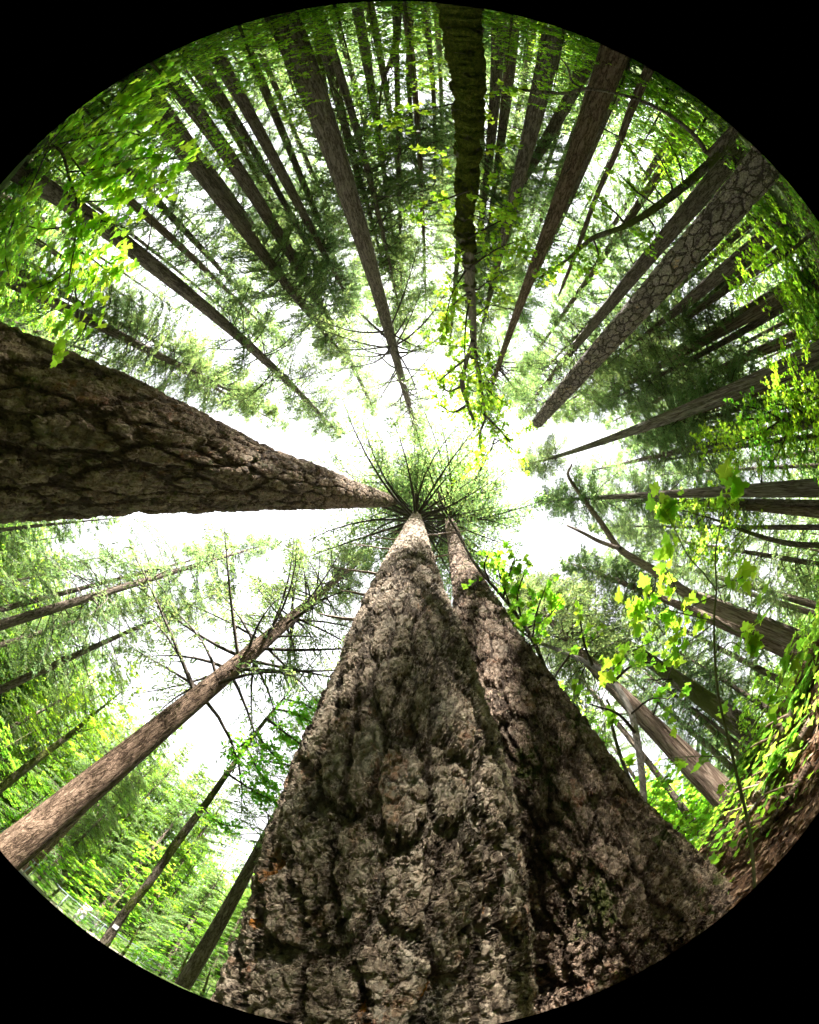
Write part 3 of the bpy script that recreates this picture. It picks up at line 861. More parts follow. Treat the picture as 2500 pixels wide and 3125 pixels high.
tr('T43', 'redwood_tree', 'stringy reddish redwood nearest to the lower right bank', 'tree', 'redwood', 6.2,
   [(1554, 1709, 70), (1482, 1622, 58), (1410, 1558, 46), (1338, 1500, 37), (1284, 1439, 29), (1230, 1381, 22), (1176, 1320, 16), (1129, 1273, 9)], 'open', 52, 4, .8, sides=36, rings=140, butt=.12, flare=1.3)
tr('T44', MAP, 'smooth grey curving maple stem crossing in front of the stringy redwood', 'tree', 'grey', 4.6,
   [(1356, 1716, 20), (1352, 1626, 17), (1338, 1536, 16), (1327, 1493, 14), (1291, 1435, 13), (1248, 1399, 12), (1194, 1374, 9), (1122, 1345, 6)], None, extra=.2, lean=0, rings=90)
tr('T45', MAP, 'leaning moss-coated stem at the foot of the dark shaded fir', 'tree', 'mossy', 3.9,
   [(1533, 1917, 36), (1434, 1800, 30), (1385, 1740, 22), (1348, 1679, 12), (1318, 1620, 9), (1290, 1530, 7), (1282, 1480, 4)], None, extra=.1, lean=.05, rings=80, lump=.12)
tr('T46', FIR, 'thin dark pole between the rough mossy-footed fir and the stringy redwood', 'tree', 'dark', 14,
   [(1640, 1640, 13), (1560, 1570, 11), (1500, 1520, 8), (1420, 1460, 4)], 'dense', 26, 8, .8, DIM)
tr('T47', FIR, 'dark pole standing above the rough mossy-footed fir, lower right', 'tree', 'dark', 15,
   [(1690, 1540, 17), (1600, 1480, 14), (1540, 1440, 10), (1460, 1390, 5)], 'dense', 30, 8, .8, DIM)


g = random.Random(303)
for key in ('L1', 'L7', 'T1', 'T3', 'T5', 'T8', 'T19', 'T20', 'T21', 'T23', 'T18', 'T30', 'T35', 'T41', 'T42', 'T43', 'T6', 'L2', 'L9', 'T26'):
    root, P = T[key]
    P = np.asarray(P)
    for k in range(g.randint(5, 9)):
        z = g.uniform(P[0, 2] + 2.5, P[0, 2] + .55 * (P[-1, 2] - P[0, 2]))
        c = z_at(P, z); r = float(np.interp(z, P[:, 2], P[:, 3])); a = g.uniform(0, 6.28)
        o = Vector((math.cos(a), math.sin(a), g.uniform(-.35, .25)))
        l = g.choice([.15, .3, .5, .9, 1.4]) * g.uniform(.7, 1.2)
        stub(root, c + o * r * .8, c + o * (r + l), .010 + .012 * l, (0, 0, .08 * l), 'twig', seed=k + len(key), sub=3 if l > .6 else 0)


# ------------------------------------------------------------------ limbs, boughs and leaves of single trees
def pt(x, y, d):
    return EYE + ray(x, y) * d


def line(pts, k=24):
    """rows (x, y, width in the lens, distance) -> smoothed limb rows"""
    out = []
    for x, y, w, d in pts:
        p = pt(x, y, d)
        rp = math.hypot(x - LX, y - LY); th = 2 * math.asin(min(.999, rp / F2))
        out.append((p.x, p.y, p.z, max(.003, d * math.sin(w / 2 * math.sin(th) / rp))))
    return catmull(out, k)


def local(P, root):
    Q = np.array(P, float); Q[:, :3] -= np.array(root.location); return Q


def limb_part(root, P, bark, name='limb', sides=8, seed=0, lump=.08):
    mb = MB(); tube(mb, local(P, root), sides, 0, True, lump, seed)
    return link(name, mb.mesh(name, [M[bark]]), root)


def crown_part(root, limbs, seed, n_twig, tlen, m_leaf, size, tmpl=LEAF_MID, tint=GREEN, name='crown', bark='twig', draw=True, **k):
    mb = MB(); g = R8(seed)
    limbs = [local(P, root) for P in limbs]
    if draw:
        for i, P in enumerate(limbs): tube(mb, P, 5, 1, False)
    leafy_twigs(mb, g, limbs, n_twig, tlen, m_leaf, size, tmpl, **k)
    o = link(name, mb.mesh(name, [MAPLE, M[bark]]), root)
    o.color = (*tint, 1)
    return o


def auto_limbs(P, g, n, zlo, zhi, l0, l1, rise=.5):
    out = []
    for i in range(n):
        z = zlo + (zhi - zlo) * (i + g.random()) / n
        c = z_at(P, z); az = i * 2.4 + g.normal(0, .5); l = l0 + (l1 - l0) * g.random()
        s = np.linspace(0, 1, 8); w = g.normal(0, .4)
        out.append(np.stack([c.x + np.cos(az + w * s) * l * s, c.y + np.sin(az + w * s) * l * s, z + l * (rise * s - .3 * s * s) + g.normal(0, .03, 8) * l, (.012 + .009 * l) * (1 - .85 * s)], 1))
    return out


# mossy maple at the top: fork and thin airy yellow-green leafage all the way up
root, P = T['T17']
fork = line([(996, 715, 17, 12.2), (980, 768, 14, 13.6), (973, 804, 12, 14.8), (984, 845, 9, 16.2), (1000, 890, 6, 18)])
limb_part(root, fork, 'moss', sides=16, seed=4)
g = R8(5)
lim = auto_limbs(P, g, 12, 2.6, 7.5, .7, 1.7, .3) + auto_limbs(P, g, 20, 7.5, 22, 1.2, 3.2, .45)
lim += [fork[8:]]
for pts in ([(1000, 740, 6, 13), (960, 770, 5, 14), (925, 800, 3, 15)], [(985, 850, 7, 16.2), (955, 865, 5, 17), (925, 850, 3, 18)],
            [(1020, 870, 7, 17), (1050, 900, 5, 19), (1075, 930, 3, 20)], [(1010, 800, 6, 15), (1040, 830, 4, 16), (1075, 850, 2, 17)],
            [(975, 810, 6, 15), (940, 820, 4, 16), (915, 790, 2, 16.5)], [(1024, 872, 6, 17), (1010, 920, 4, 19), (1015, 960, 2, 20)],
            [(990, 612, 6, 10), (955, 640, 4, 10.6), (930, 690, 2, 11.5)], [(990, 560, 6, 9), (1050, 520, 4, 9), (1110, 500, 2, 9.2)],
            [(985, 500, 6, 8.4), (1040, 470, 4, 8.4), (1100, 440, 2, 8.4)], [(985, 400, 6, 7.6), (930, 420, 4, 7.8), (890, 430, 2, 8)]):
    lim.append(line(pts, 12))
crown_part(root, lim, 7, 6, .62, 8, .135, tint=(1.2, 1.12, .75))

# mossy leaning maple of the lower left: bright fan of leaves over the sky gap
root, P = T['L8']
D8 = 12.5
lim = [line(p, 12) for p in (
    [(540, 1540, 8, 11), (560, 1570, 5, 10.5), (590, 1600, 3, 10)], [(560, 1510, 7, 11), (600, 1540, 5, 10.5), (640, 1570, 3, 10)],
    [(575, 1490, 7, 11.5), (620, 1500, 5, 11), (660, 1520, 3, 10.5)], [(520, 1575, 7, 10), (545, 1620, 5, 9.6), (575, 1660, 3, 9)],
    [(530, 1550, 6, 10), (500, 1575, 4, 9.8), (480, 1600, 3, 9.5)], [(600, 1470, 5, 12), (640, 1480, 4, 11.5), (672, 1500, 2, 11)],
    [(480, 1627, 7, 9.6), (530, 1660, 4, 9.2), (590, 1690, 2, 8.8)], [(560, 1600, 5, 9.6), (610, 1610, 4, 9.2), (640, 1625, 2, 9)],
    [(430, 1700, 6, 9), (460, 1730, 4, 8.8), (500, 1740, 2, 8.6)])]
crown_part(root, lim, 8, 24, .55, 9, .10, tint=(.85, 1.15, .8), tmin=.05)

# curved grey maple of the lower right
root, P = T['T44']
lim = [line(p, 14) for p in (
    [(1338, 1540, 9, 4.4), (1300, 1500, 6, 4.3), (1240, 1480, 3, 4.2)], [(1290, 1435, 9, 5.2), (1330, 1400, 6, 5), (1380, 1390, 3, 4.8)],
    [(1248, 1399, 8, 5.6), (1230, 1350, 5, 5.6), (1220, 1290, 3, 5.7)], [(1200, 1376, 7, 6), (1170, 1420, 4, 5.8), (1150, 1470, 2, 5.6)],
    [(1122, 1345, 5, 6.6), (1090, 1320, 4, 6.7), (1060, 1290, 2, 6.8)], [(1330, 1500, 6, 4.6), (1370, 1470, 4, 4.4), (1420, 1470, 2, 4.2)])]
crown_part(root, lim, 9, 5, .5, 7, .115, LEAF_LOBED, (1, 1.1, .8))

# thin arching stem behind the second giant with a bright leaf fan
base = Vector((2.3, 3.6, gz(2.3, 3.6)))
root = thing('vine_maple_tree', 'thin dark arching maple stem with bright leaves rising behind the shaded giant fir', 'tree', base)
stem = line([(1163, 1470, 10, 4.6), (1157, 1442, 10, 4.9), (1128, 1356, 9, 5.6), (1074, 1273, 8, 6.4), (1004, 1190, 6, 7.4), (965, 1122, 4, 8.6), (945, 1085, 3, 9.4)], 40)
P = np.vstack([[base.x, base.y, base.z - .1, .045], [*(np.array(base) * .45 + stem[0, :3] * .55), .043], stem])
limb_part(root, catmull(P, 60), 'dark', 'trunk', 9)
lim = [line(p, 14) for p in (
    [(1060, 1255, 5, 6.4), (1070, 1215, 4, 6.6), (1085, 1170, 3, 6.8)], [(1030, 1220, 5, 6.8), (1020, 1190, 4, 7), (1030, 1160, 2, 7.2)],
    [(1100, 1310, 5, 6), (1090, 1250, 4, 6.2), (1110, 1190, 2, 6.4)], [(1120, 1350, 5, 5.6), (1130, 1290, 4, 5.7), (1150, 1230, 2, 5.8)],
    [(1128, 1356, 5, 5.5), (1090, 1360, 4, 5.6), (1070, 1350, 2, 5.7)], [(1074, 1273, 4, 6.2), (1050, 1200, 3, 6.4), (1046, 1168, 2, 6.6)], [(1110, 1320, 4, 5.9), (1150, 1300, 3, 5.8), (1190, 1250, 2, 5.8)])]
crown_part(root, lim, 10, 8, .45, 7, .105, LEAF_LOBED, (1, 1.15, .8), tmin=.05)

# bright maple hanging into the top left, close to the lens
base = pt(20, 330, 4.2); base = Vector((base.x * 1.05, base.y * 1.05, gz(base.x * 1.05, base.y * 1.05)))
root = thing('vine_maple_tree', 'near maple with large bright green backlit leaves hanging into the top left', 'tree', base)
stem = line([(60, 322, 9, 4.0), (122, 310, 8, 3.7), (148, 380, 7, 3.6), (162, 430, 6, 3.5), (158, 505, 5, 3.4), (142, 612, 3, 3.2)], 40)
P = np.vstack([[base.x, base.y, base.z - .1, .03], [*(np.array(base) * .5 + stem[0, :3] * .5), .028], stem])
limb_part(root, catmull(P, 60), 'dark', 'trunk', 8)
lim = [stem[10:]] + [line(p, 14) for p in (
    [(126, 300, 6, 3.7), (190, 285, 5, 3.6), (260, 275, 4, 3.5), (340, 300, 2, 3.3)], [(130, 310, 6, 3.7), (200, 250, 5, 3.7), (280, 200, 3, 3.6), (360, 165, 2, 3.5)],
    [(145, 360, 6, 3.6), (220, 350, 5, 3.4), (300, 330, 4, 3.3), (395, 335, 2, 3.2)], [(160, 420, 5, 3.5), (230, 420, 4, 3.4), (320, 390, 3, 3.3), (390, 365, 2, 3.2)],
    [(160, 440, 5, 3.5), (210, 460, 4, 3.4), (270, 480, 2, 3.3)], [(158, 470, 5, 3.5), (100, 480, 4, 3.6), (40, 470, 2, 3.8)],
    [(156, 520, 5, 3.4), (190, 540, 4, 3.3), (240, 580, 2, 3.2)], [(152, 560, 5, 3.3), (110, 590, 4, 3.4), (60, 610, 2, 3.6)],
    [(100, 315, 5, 3.8), (60, 400, 4, 3.9), (20, 450, 2, 4)], [(90, 320, 5, 3.8), (130, 270, 4, 3.8), (190, 210, 2, 3.8)],
    [(200, 280, 4, 3.6), (240, 240, 4, 3.5), (310, 240, 2, 3.4)], [(180, 350, 4, 3.5), (230, 310, 3, 3.4), (290, 260, 2, 3.3)],
    [(30, 460, 5, 4), (10, 520, 4, 4), (20, 580, 2, 4)], [(150, 330, 5, 3.6), (200, 380, 4, 3.5), (260, 370, 2, 3.4)],
    [(158, 600, 4, 2.9), (163, 640, 3, 2.7), (165, 685, 2, 2.6)])]
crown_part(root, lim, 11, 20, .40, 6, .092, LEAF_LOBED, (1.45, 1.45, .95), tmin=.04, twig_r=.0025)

# bright maple hanging over the right fan
base = pt(1735, 930, 9.5); base = Vector((base.x, base.y, gz(base.x, base.y)))
root = thing('vine_maple_tree', 'bright green maple bough hanging between the shaggy and the level redwood', 'tree', base)
stem = line([(1735, 890, 12, 8.8), (1690, 885, 9, 8.4), (1630, 880, 7, 8.2), (1570, 880, 4, 8.0)], 30)
P = np.vstack([[base.x, base.y, base.z - .1, .07], [*(np.array(base) * .5 + stem[0, :3] * .5 + np.array([.05, .05, 0])), .065], stem])
limb_part(root, catmull(P, 50), 'dark', 'trunk', 8)
lim = [stem[4:]] + [line(p, 14) for p in (
    [(1720, 890, 6, 8.6), (1680, 860, 5, 8.3), (1620, 845, 3, 8)], [(1690, 886, 6, 8.4), (1650, 920, 4, 8.2), (1600, 945, 2, 8.0)],
    [(1650, 882, 5, 8.2), (1600, 860, 4, 8.0), (1550, 850, 2, 7.9)], [(1700, 890, 5, 8.5), (1700, 930, 4, 8.4), (1680, 975, 2, 8.3)],
    [(1640, 885, 5, 8.2), (1600, 910, 4, 8.1), (1550, 930, 2, 8.0)], [(1725, 900, 5, 8.7), (1715, 950, 4, 8.6), (1720, 985, 2, 8.6)],
    [(1720, 880, 5, 8.7), (1700, 845, 4, 8.6), (1680, 820, 2, 8.6)], [(1660, 900, 5, 8.2), (1640, 950, 4, 8.1), (1620, 980, 2, 8.1)])]
crown_part(root, lim, 12, 12, .5, 8, .09, LEAF_MID, (.8, 1.05, .75), tmin=.05)

# sapling bent over the lens on the right: big translucent leaves
base = pt(1592, 1895, 2.35); base = Vector((base.x, base.y, gz(base.x, base.y)))
root = thing('maple_sapling', 'young maple sapling with big thin leaves bending over the right bank', 'sapling', base)
stem = line([(1589, 1884, 10, 2.35), (1579, 1752, 9, 2.3), (1546, 1604, 8, 2.25), (1511, 1446, 6.5, 2.2), (1504, 1302, 5.5, 2.15), (1509, 1241, 5, 2.15), (1507, 1158, 4, 2.1), (1522, 1086, 3.5, 2.05), (1540, 991, 3, 2.0)], 60)
P = np.vstack([[base.x, base.y, base.z - .08, .013], stem])
limb_part(root, P, 'stem', 'trunk', 8, 3, .03)
side = [line(p, 14) for p in (
    [(1509, 1241, 4, 2.15), (1482, 1205, 3.5, 2.15), (1450, 1169, 3, 2.15), (1420, 1110, 2.5, 2.1), (1390, 1060, 2, 2.05)],
    [(1504, 1304, 4, 2.15), (1450, 1293, 3, 2.2), (1400, 1280, 2.5, 2.2), (1350, 1270, 2, 2.2)],
    [(1508, 1250, 4, 2.15), (1440, 1285, 3, 2.2), (1390, 1340, 2.5, 2.3), (1330, 1370, 2, 2.35), (1280, 1420, 1.5, 2.4)],
    [(1504, 1310, 4, 2.15), (1450, 1350, 3, 2.2), (1400, 1390, 2, 2.25)],
    [(1543, 1586, 5, 2.25), (1585, 1530, 4, 2.2), (1626, 1471, 3.5, 2.15), (1660, 1400, 3, 2.1), (1676, 1360, 2, 2.05)],
    [(1538, 1592, 4, 2.25), (1470, 1590, 3, 2.3), (1400, 1596, 2, 2.35), (1320, 1610, 1.5, 2.4)],
    [(1505, 1240, 4, 2.1), (1560, 1215, 3, 2.05), (1590, 1190, 2, 2.0)], [(1506, 1300, 4, 2.15), (1560, 1330, 3, 2.1), (1600, 1300, 2, 2.0)],
    [(1509, 1380, 4, 2.2), (1540, 1350, 3, 2.15), (1570, 1370, 2, 2.1)], [(1440, 1290, 3, 2.2), (1420, 1230, 2.5, 2.2), (1400, 1190, 2, 2.2)],
    [(1400, 1335, 3, 2.3), (1370, 1300, 2, 2.3), (1330, 1300, 1.5, 2.3)])]
limbs = [local(p, root) for p in side]
mb = MB(); g = R8(14)
for p in limbs: tube(mb, p, 5, 1, False)
for p in side[:1] + side[4:5]: pass
leafy_twigs(mb, g, [limbs[i] for i in (0, 2, 4, 6, 7, 8)], 15, .20, 3, .078, LEAF_LOBED, tmin=.35, twig_r=.0016, nsd=.28)
leafy_twigs(mb, g, [limbs[i] for i in (1, 3, 9, 10)], 19, .24, 3, .080, LEAF_LOBED, tmin=.12, twig_r=.0016, nsd=.28)
leafy_twigs(mb, g, [limbs[5]], 5, .12, 3, .085, LEAF_LOBED, tmin=.1, twig_r=.0016, nsd=.5)
leafy_twigs(mb, g, [local(stem, root)[52:]], 22, .11, 3, .10, LEAF_LOBED, tmin=.1, twig_r=.0016, nsd=.6)
leafy_twigs(mb, g, [local(stem, root)[4:30]], 2, .12, 2, .085, LEAF_LOBED, tmin=.1, twig_r=.0016, nsd=.6)
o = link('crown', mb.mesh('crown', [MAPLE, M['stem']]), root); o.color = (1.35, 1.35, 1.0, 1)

# dead tree fork and twigs
root, P = T['T40']
limb_part(root, line([(1306, 1153, 10, 12.5), (1259, 1136, 9, 13.5), (1225, 1118, 7, 14.2), (1194, 1104, 4, 15)]), 'pale', 'limb')
for k, (a, b) in enumerate([((1620, 1325), (1600, 1345)), ((1660, 1342), (1640, 1320)), ((1640, 1335), (1690, 1290)), ((1650, 1338), (1610, 1390)), ((1600, 1318), (1570, 1345)), ((1680, 1352), (1650, 1400))]):
    p = z_at(P, 1.2 + .5 * k); stub(root, p, p + Vector((-.5 + .3 * (k % 3), .6 * (-1) ** k, -.15)), .018, (0, 0, -.1), 'dead', sub=4, seed=30 + k)

# arching bare limb lying across the top right trunks
a = pt(1500, 335, 8.6)
base = Vector((a.x, a.y, gz(a.x, a.y)))
root = thing('leaning_maple_tree', 'bare dark maple stem arching sideways across the top right trunks', 'tree', base)
arch = line([(1490, 325, 15, 8.3), (1464, 284, 16, 8.0), (1417, 245, 15, 7.6), (1356, 212, 12, 7.2), (1298, 194, 11, 7.0), (1230, 185, 10, 7.0), (1194, 194, 10, 7.1), (1140, 190, 10, 7.3), (1104, 187, 8, 7.6), (1070, 180, 4, 8)], 60)
limb_part(root, np.vstack([[base.x, base.y, base.z - .2, .09], arch]), 'dark', 'trunk', 12, 5, .12)
limb_part(root, line([(1230, 185, 8, 7.0), (1206, 170, 6, 6.9), (1196, 140, 5, 6.8), (1180, 118, 3, 6.7)]), 'dark')

# long mossy leaning limb under it
a = pt(1500, 338, 9.6)
base = Vector((a.x, a.y, gz(a.x, a.y)))
root = thing('leaning_maple_tree', 'long mossy maple stem leaning out from the bank beside the plated pine', 'tree', base)
arch = line([(1493, 342, 19, 9.4), (1450, 382, 20, 9.2), (1385, 432, 18, 9.2), (1320, 472, 14, 9.5), (1248, 500, 11, 10.2), (1194, 544, 7, 11), (1136, 583, 4, 12)], 50)
limb_part(root, np.vstack([[base.x, base.y, base.z - .2, .11], arch]), 'mossy', 'trunk', 12, 6, .12)
lim = [arch[26:]] + [line(p, 12) for p in ([(1385, 432, 7, 9.2), (1340, 400, 5, 9.2), (1300, 360, 3, 9.3)], [(1420, 405, 7, 9.2), (1400, 350, 5, 9), (1370, 300, 3, 9)],
    [(1320, 472, 7, 9.5), (1290, 440, 5, 9.6), (1250, 420, 2, 9.8)], [(1360, 450, 6, 9.3), (1380, 480, 4, 9.3), (1340, 520, 2, 9.5)], [(1440, 390, 6, 9.2), (1430, 340, 5, 9), (1400, 280, 2, 9)],
    [(1250, 500, 6, 10), (1260, 540, 4, 10.2), (1230, 580, 2, 10.5)], [(1400, 420, 6, 9.2), (1370, 380, 5, 9.1), (1320, 300, 2, 9)])]
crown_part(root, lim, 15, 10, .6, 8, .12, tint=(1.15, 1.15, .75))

# ------------------------------------------------------------------ undergrowth maples and bushes on the bank and along the rim
UNDER = 'young maples and bushes growing under the firs on the bank'
g = random.Random(77)
spots = []
for i in range(22):   # bank, from the top right round to the lower right
    az = math.radians(-62 + 98 * (i + g.random()) / 22); d = g.uniform(6.5, 15)
    spots.append((d * math.cos(az), d * math.sin(az), 'maple' if i % 4 else 'bush', g.uniform(.30, .62), .95 + .5 * g.random()))
for i in range(34):   # beyond the top edge and round to the left
    az = math.radians(-190 + 128 * (i + g.random()) / 34); d = g.uniform(8, 15)
    spots.append((d * math.cos(az), d * math.sin(az), 'maple', g.uniform(.30, .5), .9 + .3 * g.random()))
for i in range(16):   # low bushes at the foot of the bank, below the rim of the lens
    az = math.radians(-45 + 80 * (i + g.random()) / 16); d = g.uniform(3.6, 7.5)
    spots.append((d * math.cos(az), d * math.sin(az), 'bush', g.uniform(.25, .5), .9))
for i, (x, y, kind, s, t) in enumerate(spots):
    if -6 < math.degrees(math.atan2(y, x)) < 47 and (kind == 'maple' or i % 2): continue   # open slope: trunks and soil show here
    if kind == 'maple':
        h = 8 * s
        o = thing('young_maple_tree', 'young bright green maple in the undergrowth on the bank under the firs', 'tree', (x, y, gz(x, y)), UNDER)
        mb = MB(); b = g.uniform(-.12, .12)
        tube(mb, [[0, 0, -.1, .05 * s + .02], [b, .1 * b, h * .4, .04 * s + .012], [b * 2, -b, h, .008]], 6)
        link('trunk', mb.mesh('trunk', [M['mossy']]), o)
        put_crown(o, 'maple', (x + b * .5, y, gz(x, y) + h * .16), (x + b * 2, y - b, gz(x, y) + h), .75 * s ** .5, (t * 1.1, t * 1.1, .72), i)
    else:
        o = thing('leafy_bush', 'low leafy green bush on the brown bank', 'bush', (x, y, gz(x, y)), 'low bushes on the bank')
        put_crown(o, 'bush', (x, y, gz(x, y)), (x, y, gz(x, y) + 1.6 * s), s * .9, (.95, 1.05, .8), i, 'foliage')

g = random.Random(41)
for i in range(46):   # leafy rim: low maples and bushes close to the ground all round the top and right
    az = math.radians(-178 + 165 * (i + g.random()) / 46); d = g.uniform(9.8, 14)
    x, y = d * math.cos(az), d * math.sin(az); s = g.uniform(.8, 1.3)
    o = thing('leafy_bush', 'low leafy green bush on the brown bank' if x > 0 and y > -4 else 'low leafy bush among the trunk bases along the rim', 'bush', (x, y, gz(x, y)), 'low bushes on the bank' if x > 0 and y > -4 else 'low bushes among the trunks')
    put_crown(o, 'bush', (x, y, gz(x, y)), (x, y, gz(x, y) + 1.6 * s), s * 1.1, (.85, .95, .75), i, 'foliage')
for i in range(22):   # between the giants and the bank, lower right
    az = math.radians(46 + 44 * (i + g.random()) / 22); d = g.uniform(12, 24)
    x, y = d * math.cos(az), d * math.sin(az); h = g.uniform(6, 13)
    o = thing('slope_maple_tree', 'sunny leafy maple behind the shaded giant fir, lower right', 'tree', (x, y, gz(x, y)), 'leafy maples behind the shaded giant')
    trunk_obj(o, [[x, y, gz(x, y) - .2, .1], [x + .2, y - .1, gz(x, y) + h * .5, .06], [x, y, gz(x, y) + h, .015]], 'mossy', 7, 10, .12, i)
    put_crown(o, 'maple', (x, y, gz(x, y) + h * .08), (x, y, gz(x, y) + h), 1.4, (.95, 1.1, .75), i)

# ------------------------------------------------------------------ the forest behind
BACK = 'firs standing deeper in the forest'
g = random.Random(5)
n = 0
for i in range(84):
    az = math.radians(-200 + 285 * (i + g.random()) / 84)
    d = 13 + 22 * g.random() ** 1.1
    x, y = d * math.cos(az), d * math.sin(az)
    z = gz(x, y); H = g.uniform(20, 36); r = g.uniform(.11, .27)
    o = thing('forest_fir_tree', 'slim dark fir among many deeper in the forest', 'tree', (x, y, z), BACK)
    lx, ly = g.uniform(-.6, .6), g.uniform(-.6, .6)
    P = [[x, y, z - .2, r * 1.15], [x, y, z + 1, r], [x + lx * .5, y + ly * .5, z + H * .5, r * .66], [x + lx, y + ly, z + H, .02]]
    trunk_obj(o, P, g.choice(['dark', 'fir', 'dark', 'redwood']), 9, 16, .05, i)
    st = g.uniform(2.5, 9)
    put_crown(o, g.choice(['dense', 'open', 'open']), (x + lx * .3, y + ly * .3, z + st), (x + lx, y + ly, z + H), g.uniform(.75, 1.1), (1.0, 1.05, .95), i)

# sunlit hillside across the creek, lower left
g = random.Random(9)
for i in range(105):
    az = math.radians(95 + 112 * (i + g.random()) / 105)
    d = g.choice([g.uniform(31, 40), g.uniform(38, 56)])
    if az < math.radians(116): d += 6
    x, y = d * math.cos(az), d * math.sin(az)
    z = gz(x, y)
    top = math.tan(math.radians(g.uniform(27, 36) - (8 if az < math.radians(122) else 0))) * d
    H = max(6, top - z + CAM_Z)
    if i % 5 < 3:
        o = thing('hillside_fir_tree', 'sunlit light green fir on the hillside across the creek', 'tree', (x, y, z), 'sunlit firs on the hillside')
        trunk_obj(o, [[x, y, z - .3, .22], [x, y, z + H * .5, .15], [x, y, z + H, .02]], 'fir', 7, 8, .04, i)
        put_crown(o, 'dense', (x, y, z + .8), (x, y, z + H), 1.25, (.95, 1.05, .7), i)
    else:
        H *= .86
        o = thing('hillside_maple_tree', 'yellow-green sunlit leafy tree on the hillside across the creek', 'tree', (x, y, z), 'yellow-green trees on the hillside')
        trunk_obj(o, [[x, y, z - .3, .2], [x + .2, y, z + H * .5, .13], [x, y + .2, z + H, .03]], 'mossy', 7, 8, .08, i)
        k = g.random()
        put_crown(o, 'hill', (x, y, z + H * .06), (x, y, z + H), 1.5 + .5 * g.random(), (.85 + .25 * k, .98, .62), i)
# leafy trees on the near creek side
for i, (px, py, d, H, s) in enumerate([(150, 1840, 19, 5.5, 1.3), (330, 1900, 16, 4.2, 1.0), (420, 1960, 17, 5, 1.1), (60, 1700, 20, 7, 1.2), (470, 1990, 13, 3.4, .8), (280, 1850, 22, 8, 1.3), (350, 2020, 12, 2.6, .8), (30, 1560, 24, 9, 1.4), (20, 480, 20, 8, 1.2), (40, 640, 22, 10, 1.3)]):
    v = ray(px, py); k = d / math.hypot(v.x, v.y); x, y = v.x * k, v.y * k; z = gz(x, y)
    o = thing('creekside_maple_tree', 'bushy bright green maple between the creek and the nearer trunks', 'tree', (x, y, z), 'bushy maples along the creek')
    trunk_obj(o, [[x, y, z - .2, .09], [x + .2, y - .1, z + H * .5, .06], [x, y, z + H, .015]], 'mossy', 7, 10, .12, i)
    put_crown(o, 'maple', (x, y, z + H * .12), (x, y, z + H), s, (.95, 1.1, .75), i)

# ------------------------------------------------------------------ far wood: reads as one mass of boughs between the trunks
g = R8(88); mb = MB()
for i in range(420):
    az = math.radians(g.uniform(-206, 96)); d = g.uniform(34, 62)
    x, y = d * math.cos(az), d * math.sin(az); z = gz(x, y); H = g.uniform(9, 17) * (d / 45) + max(0, .1 * z)
    n = 330
    u = g.random(n) ** 1.25
    R_ = (1 - u) ** .8 * H * .21 * g.uniform(.25, 1.1, n) + .15
    a = g.uniform(0, 6.283, n)
    p = np.stack([x + np.cos(a) * R_, y + np.sin(a) * R_, z + .2 + u * H - R_ * .25], 1)
    leaves(mb, p, np.stack([np.cos(a), np.sin(a), g.normal(-.25, .3, n)], 1), np.array([0, 0, 1.]) + g.normal(0, .5, (n, 3)), g.uniform(.5, 1.15, n), LEAF_SPRAY, .45, 0)
    tube(mb, [[x, y, z - .3, .16], [x, y, z + H * .6, .1], [x, y, z + H, .02]], 5, 1, False)
def wood(g, n_tree, az0, az1, d0, d1, el0, el1, size):
    mb = MB()
    for i in range(n_tree):
        az = math.radians(g.uniform(az0, az1)); d = g.uniform(d0, d1)
        x, y = d * math.cos(az), d * math.sin(az); z = gz(x, y)
        H = max(5, math.tan(math.radians(g.uniform(el0, el1))) * d - z)
        n = 620
        u = g.random(n) ** 1.1
        R_ = np.minimum(np.sin(np.clip(u, .03, 1) * PI) ** .6 * H * .3, 3.4) * g.uniform(.3, 1.1, n)
        a = g.uniform(0, 6.283, n)
        p = np.stack([x + np.cos(a) * R_, y + np.sin(a) * R_, z + .2 + u * H], 1)
        leaves(mb, p, g.normal(0, 1, (n, 3)) * np.array([1, 1, .5]), np.array([0, 0, 1.]) + g.normal(0, .5, (n, 3)), size * g.uniform(.5, 1.3, n), LEAF_MID, .8, 0)
        tube(mb, [[x, y, z - .3, .16], [x, y, z + H * .6, .1], [x, y, z + H, .02]], 5, 1, False)
    return mb


wb = wood(g, 300, 94, 208, 46, 70, 15, 31, .38)
o = tag(link('hillside_woods', wb.mesh('hillside_woods', [MAPLE, M['dark']])), 'far soft green wood covering the hillside beyond the creek', 'woods', kind='stuff')
o.color = (.75, .88, .66, 1)
o = tag(link('far_woods', mb.mesh('far_woods', [NEEDLE, M['dark']])), 'far-off dim green wood filling the gaps between the trunks', 'woods', kind='stuff')
o.color = (.8, .9, .75, 1)

# ------------------------------------------------------------------ ground
def axis_grid(n, far):
    u = np.linspace(-1, 1, n)
    return np.sign(u) * (np.abs(u) ** 2.6) * far


